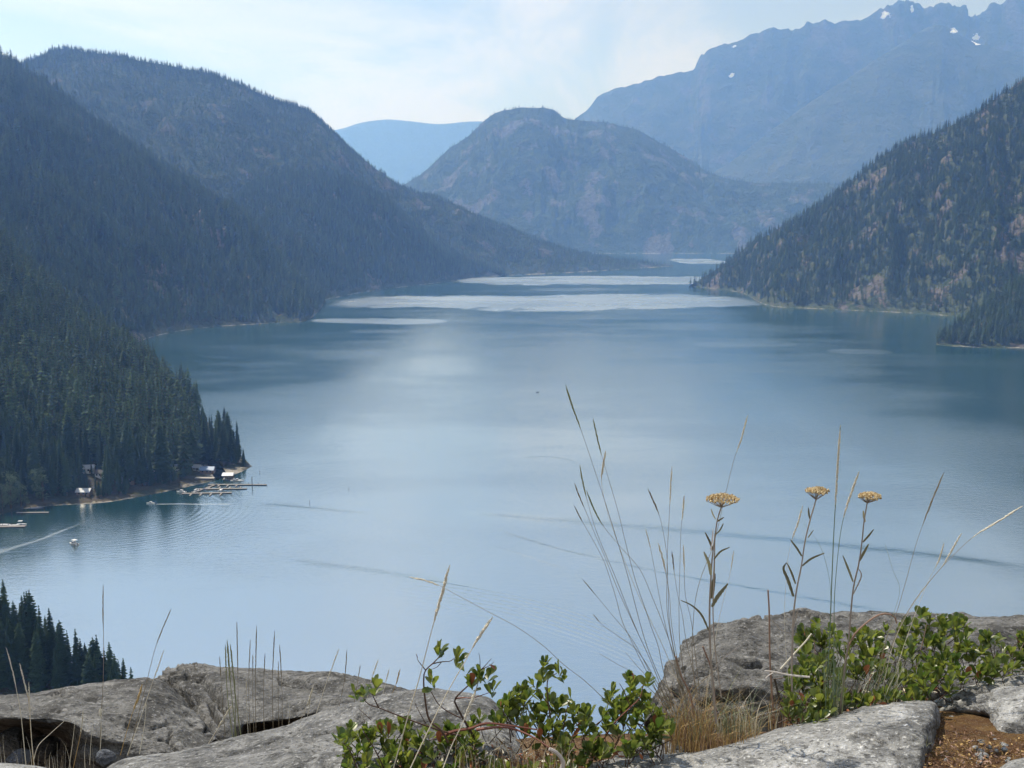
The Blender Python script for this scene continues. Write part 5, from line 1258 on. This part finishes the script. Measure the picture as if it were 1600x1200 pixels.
tw1 = [([(700, 1160), (690, 1142), (671, 1125), (664, 1090), (662, 1060), (665, 1047), (676, 1037), (687, 1026)], 2.42, 2.4, .0032, False),
       ([(665, 1047), (657, 1037), (652, 1030)], 2.4, 2.38, .0015, False), ([(676, 1037), (690, 1034), (703, 1033), (713, 1026)], 2.4, 2.42, .0017, False), ([(690, 1034), (683, 1042), (674, 1046)], 2.4, 2.4, .0012, False),
       ([(745, 1160), (735, 1142), (725, 1125), (712, 1100), (711, 1092), (722, 1080), (733, 1070), (740, 1062)], 2.46, 2.44, .0036, False), ([(711, 1092), (722, 1090), (740, 1090), (765, 1082)], 2.45, 2.42, .0019, True), ([(740, 1090), (744, 1078), (748, 1060)], 2.44, 2.44, .0017, True),
       ([(750, 1045), (750, 1030), (748, 1020)], 2.44, 2.44, .0011, False), ([(750, 1048), (758, 1040), (768, 1029)], 2.44, 2.43, .0013, False), ([(752, 1046), (765, 1040), (772, 1034)], 2.44, 2.43, .0012, False),
       ([(720, 1150), (690, 1142), (660, 1132), (630, 1121), (592, 1106), (575, 1100), (568, 1090)], 2.46, 2.36, .0026, False), ([(592, 1106), (585, 1092), (580, 1080)], 2.37, 2.36, .0018, False),
       ([(720, 1122), (700, 1112), (685, 1100), (676, 1085), (668, 1072)], 2.44, 2.41, .0018, False), ([(665, 1130), (655, 1112), (648, 1098)], 2.42, 2.4, .0012, False),
       ([(600, 1200), (585, 1170), (572, 1150), (565, 1135)], 2.4, 2.36, .002, False), ([(560, 1205), (552, 1185), (545, 1170), (535, 1160)], 2.36, 2.34, .002, False), ([(580, 1125), (570, 1116), (561, 1108)], 2.38, 2.36, .001, False),
       ([(690, 1150), (710, 1142), (735, 1138), (760, 1130), (800, 1134), (840, 1140)], 2.45, 2.44, .0042, True), ([(745, 1140), (790, 1136), (830, 1150), (858, 1168)], 2.42, 2.32, .004, True),
       ([(865, 1150), (860, 1120), (857, 1100), (855, 1075), (857, 1060), (870, 1052)], 2.5, 2.5, .0026, False), ([(857, 1100), (845, 1085), (838, 1070)], 2.5, 2.5, .0017, False), ([(880, 1140), (884, 1115), (890, 1095)], 2.5, 2.5, .002, False), ([(940, 1160), (960, 1130), (985, 1105), (1000, 1090), (1005, 1070)], 2.52, 2.52, .0026, True), ([(985, 1105), (975, 1080), (968, 1068)], 2.52, 2.52, .0018, False), ([(1035, 1165), (1030, 1140), (1028, 1118)], 2.58, 2.58, .002, False)]
hero = [(687, 1017, 2.4, 11, 0), (716, 1026, 2.42, 8, 0), (724, 1042, 2.42, 3, 0), (672, 1064, 2.41, 6, 0), (748, 1053, 2.44, 13, 0), (736, 1066, 2.44, 9, 0), (770, 1076, 2.42, 5, 0), (764, 1056, 2.43, 5, 0), (568, 1084, 2.36, 8, 0), (586, 1070, 2.36, 7, 0), (555, 1086, 2.36, 4, 0),
        (530, 1152, 2.34, 7, 0), (852, 1038, 2.5, 10, 0), (872, 1048, 2.5, 6, 0), (880, 1056, 2.5, 4, 0), (848, 1058, 2.5, 6, 0), (984, 1062, 2.52, 8, 0), (1012, 1066, 2.52, 7, 0), (957, 1080, 2.52, 6, 0), (1030, 1120, 2.58, 9, 0), (1046, 1135, 2.58, 7, 0), (915, 1112, 2.5, 7, 0), (896, 1110, 2.5, 5, 0), (892, 1092, 2.5, 3, 0)]
poly1 = [(528, 1160), (548, 1128), (570, 1126), (605, 1128), (630, 1134), (650, 1126), (690, 1142), (715, 1122), (745, 1124), (775, 1112), (790, 1090), (812, 1072), (846, 1068), (866, 1092), (890, 1105), (925, 1108), (934, 1138), (945, 1118), (948, 1080), (968, 1066), (1008, 1070), (1020, 1095), (1012, 1130), (1035, 1130), (1052, 1150), (1010, 1172), (965, 1178), (905, 1196), (880, 1212), (540, 1212)]
def scatter(poly, n, dfun, holes=(), sep=11):
    xs, ys = [p[0] for p in poly], [p[1] for p in poly]; out = []
    tries = 0
    while len(out) < n and tries < 6000:
        tries += 1
        x, y = r5.uniform(min(xs), max(xs)), r5.uniform(min(ys), max(ys))
        if not in_poly(x, y, poly): continue
        if any(((x - hx) / hr) ** 2 + ((y - hy) / hv) ** 2 < 1 for hx, hy, hr, hv in holes): continue
        if any((x - q[0]) ** 2 + (y - q[1]) ** 2 < sep * sep for q in out): continue
        out.append((x, y, dfun(x, y), r5.randrange(6, 10), 1))
    return out
mass1 = scatter(poly1, 165, lambda x, y: 2.64 - (y - 1070) * 0.0019 + r5.uniform(-0.03, 0.03), [(795, 1165, 48, 30), (850, 1172, 24, 18), (690, 1190, 30, 8)], 8)
shrub('low leathery-leaved shrub with bare twigs on top, bottom centre', (780, 1200), 2.4, tw1, hero + mass1, 0.05, 31)
poly2 = [(1250, 985), (1275, 972), (1295, 978), (1310, 990), (1335, 988), (1370, 982), (1400, 985), (1425, 966), (1440, 955), (1462, 962), (1480, 972), (1505, 966), (1528, 984), (1548, 992), (1572, 992), (1598, 982), (1640, 985), (1640, 1045), (1590, 1046), (1545, 1056), (1500, 1076), (1455, 1092), (1400, 1096), (1335, 1106), (1290, 1120), (1240, 1130), (1225, 1105), (1222, 1068), (1245, 1045), (1240, 1012)]
mass2 = scatter(poly2, 175, lambda x, y: 3.22 - (y - 960) * 0.0034 + r5.uniform(-0.04, 0.04), [(1350, 1075, 40, 16)], 9)
tw2 = [([(1300, 1120), (1285, 1080), (1275, 1030), (1272, 1000)], 2.8, 3.0, .0028, False), ([(1400, 1095), (1425, 1060), (1440, 1010), (1448, 975)], 2.9, 3.1, .003, False), ([(1450, 1088), (1480, 1050), (1500, 1010)], 2.92, 3.05, .0028, False), ([(1520, 1062), (1545, 1040), (1560, 1015)], 2.95, 3.05, .0026, False), ([(1560, 1052), (1585, 1030), (1600, 1005)], 2.95, 3.05, .0026, False), ([(1230, 1120), (1236, 1090), (1240, 1060)], 2.8, 2.85, .002, False), ([(1350, 1100), (1360, 1060), (1375, 1010)], 2.85, 3.05, .0026, True)]
hero2 = [(1442, 960, 3.15, 9, 0), (1270, 982, 3.1, 9, 0), (1500, 975, 3.12, 8, 0), (1236, 1052, 2.9, 7, 0), (1256, 1016, 2.95, 6, 0)]
shrub('dense leathery-leaved shrub in front of the boulder at right', (1420, 1095), 2.9, tw2, hero2 + mass2, 0.05, 57, size=0.034)
# single red and brown leaves seen on the shrubs
def lone_leaf(px_, py_, d, s, mat_me, label, dirn):
    o = link('fallen_leaf', mat_me, None, at(px_, py_, d)); o.scale = (s,) * 3
    o.rotation_euler = basis(dirn, 0.3).to_euler(); return tag(o, label, 'leaf')
BROWN_ME = mesh_of('leaf', *LEAVES[1], straw('brown_dead_leaf', (0.10, 0.035, 0.03), (0.20, 0.08, 0.06)), True)
lone_leaf(652, 1031, 2.38, 0.016, BROWN_ME, 'brown dead leaf at the tip of the upper left bare twig', (-0.1, 0, 1))
lone_leaf(764, 1038, 2.43, 0.02, BROWN_ME, 'dark red dead leaf on the right bare twig', (0.7, 0, -0.5))
lone_leaf(991, 1064, 2.5, 0.022, LEAF_DEAD, 'bright red dead leaf on top of the shrub below the grass', (0.05, 0, 1))
lone_leaf(782, 1106, 2.45, 0.018, LEAF_DEAD, 'orange dead leaf left of the shrub middle', (-0.2, 0, 1))
lone_leaf(672, 1049, 2.4, 0.012, BROWN_ME, 'tiny brown leaf bud hanging among the upper twigs', (0.2, 0, -1))

# ------------------------------------------------------------------ litter, pebbles
def litter(name, label, polys, n, mats, s0, s1, dfun, cat='litter'):
    root = at(*polys[0], dfun(*polys[0])); o = thing(name, label, cat, root); o['kind'] = 'stuff'
    xs, ys = [p[0] for p in polys], [p[1] for p in polys]; r = random.Random(label)
    for mt in mats:
        vv, ff, nv_ = [], [], 0; k = 0
        while k < n // len(mats):
            x, y = r.uniform(min(xs), max(xs)), r.uniform(min(ys), max(ys))
            if not in_poly(x, y, polys): continue
            k += 1; V, F = LEAVES[r.randrange(4)]; B = basis((r.gauss(0, 1), r.gauss(0, 1), r.gauss(0, .5)), r.gauss(0, 1)); s = r.uniform(s0, s1)
            W = (V * np.array([r.uniform(.4, 1), 1, 1])) @ np.array(B).T * s + at(x, y, dfun(x, y) + r.uniform(-.02, .02)) - root
            vv.append(W); ff += [tuple(nv_ + q for q in t) for t in F]; nv_ += len(V)
        link('leaves', mesh_of('leaves', np.vstack(vv), ff, mt, True), o)
litter('leaf_litter', 'red and brown dead leaves under the centre shrub', [(600, 1180), (700, 1172), (760, 1165), (860, 1170), (940, 1160), (1030, 1165), (1000, 1180), (900, 1205), (600, 1208)], 420, (BROWNLEAF, DEADLEAF, STRAW), 0.012, 0.022, lambda x, y: 2.56 - (y - 1150) * 0.003)
litter('leaf_litter', 'brown dead leaves under the right shrub', [(1230, 1110), (1300, 1085), (1400, 1075), (1470, 1075), (1440, 1098), (1330, 1115), (1240, 1140)], 320, (BROWNLEAF, DEADLEAF, STRAW), 0.012, 0.022, lambda x, y: 2.95 - (y - 1070) * 0.004)
litter('needle_litter', 'dry needles and bits strewn over the soil pocket', [(1450, 1118), (1540, 1115), (1560, 1145), (1600, 1145), (1600, 1180), (1545, 1200), (1440, 1200)], 1300, (GOLD, BROWNLEAF, REDST, BROWNLEAF), 0.005, 0.014, lambda x, y: np.interp(y, [1100, 1128, 1168, 1212], [2.97, 2.745, 2.47, 2.255]))
rp = random.Random(12)
for k in range(34):
    x, y = (rp.gauss(1555, 26), rp.gauss(1168, 14)) if k > 8 else (rp.uniform(1455, 1600), rp.uniform(1120, 1195))
    x, y = min(max(x, 1455), 1612), min(max(y, 1122), 1197)
    d = float(np.interp(y, [1100, 1128, 1168, 1212], [2.97, 2.745, 2.47, 2.255])); s = rp.uniform(0.004, 0.0095)
    stone('pebble', x, y - 1, d, (s * rp.uniform(1, 1.5), s, s * 0.7), rp.choice((ROCK_C, ROCK_C, ROCK_A)), 'small grey pebble strewn on the brown soil pocket at right', 'pebble', 100 + k, 'pebbles on the soil pocket', 2)

# ================================================================== THE AIR
hz = MB(); hz.box((-11000, -290, -9), (11000, 17800, 2400))
Mh = Mat('haze_air')
pv = Mh.node('ShaderNodeVolumePrincipled', {'Color': (0.25, 0.48, 1.0, 1), 'Density': HAZE_DENSITY, 'Anisotropy': 0.6, 'Absorption Color': (1, 1, 1, 1)})
Mh.nt.links.new(pv.outputs[0], Mh.out.inputs['Volume'])
tag(hz.build('haze', Mh.m), 'pale blue summer haze filling the valley air', 'haze', None, 'stuff')
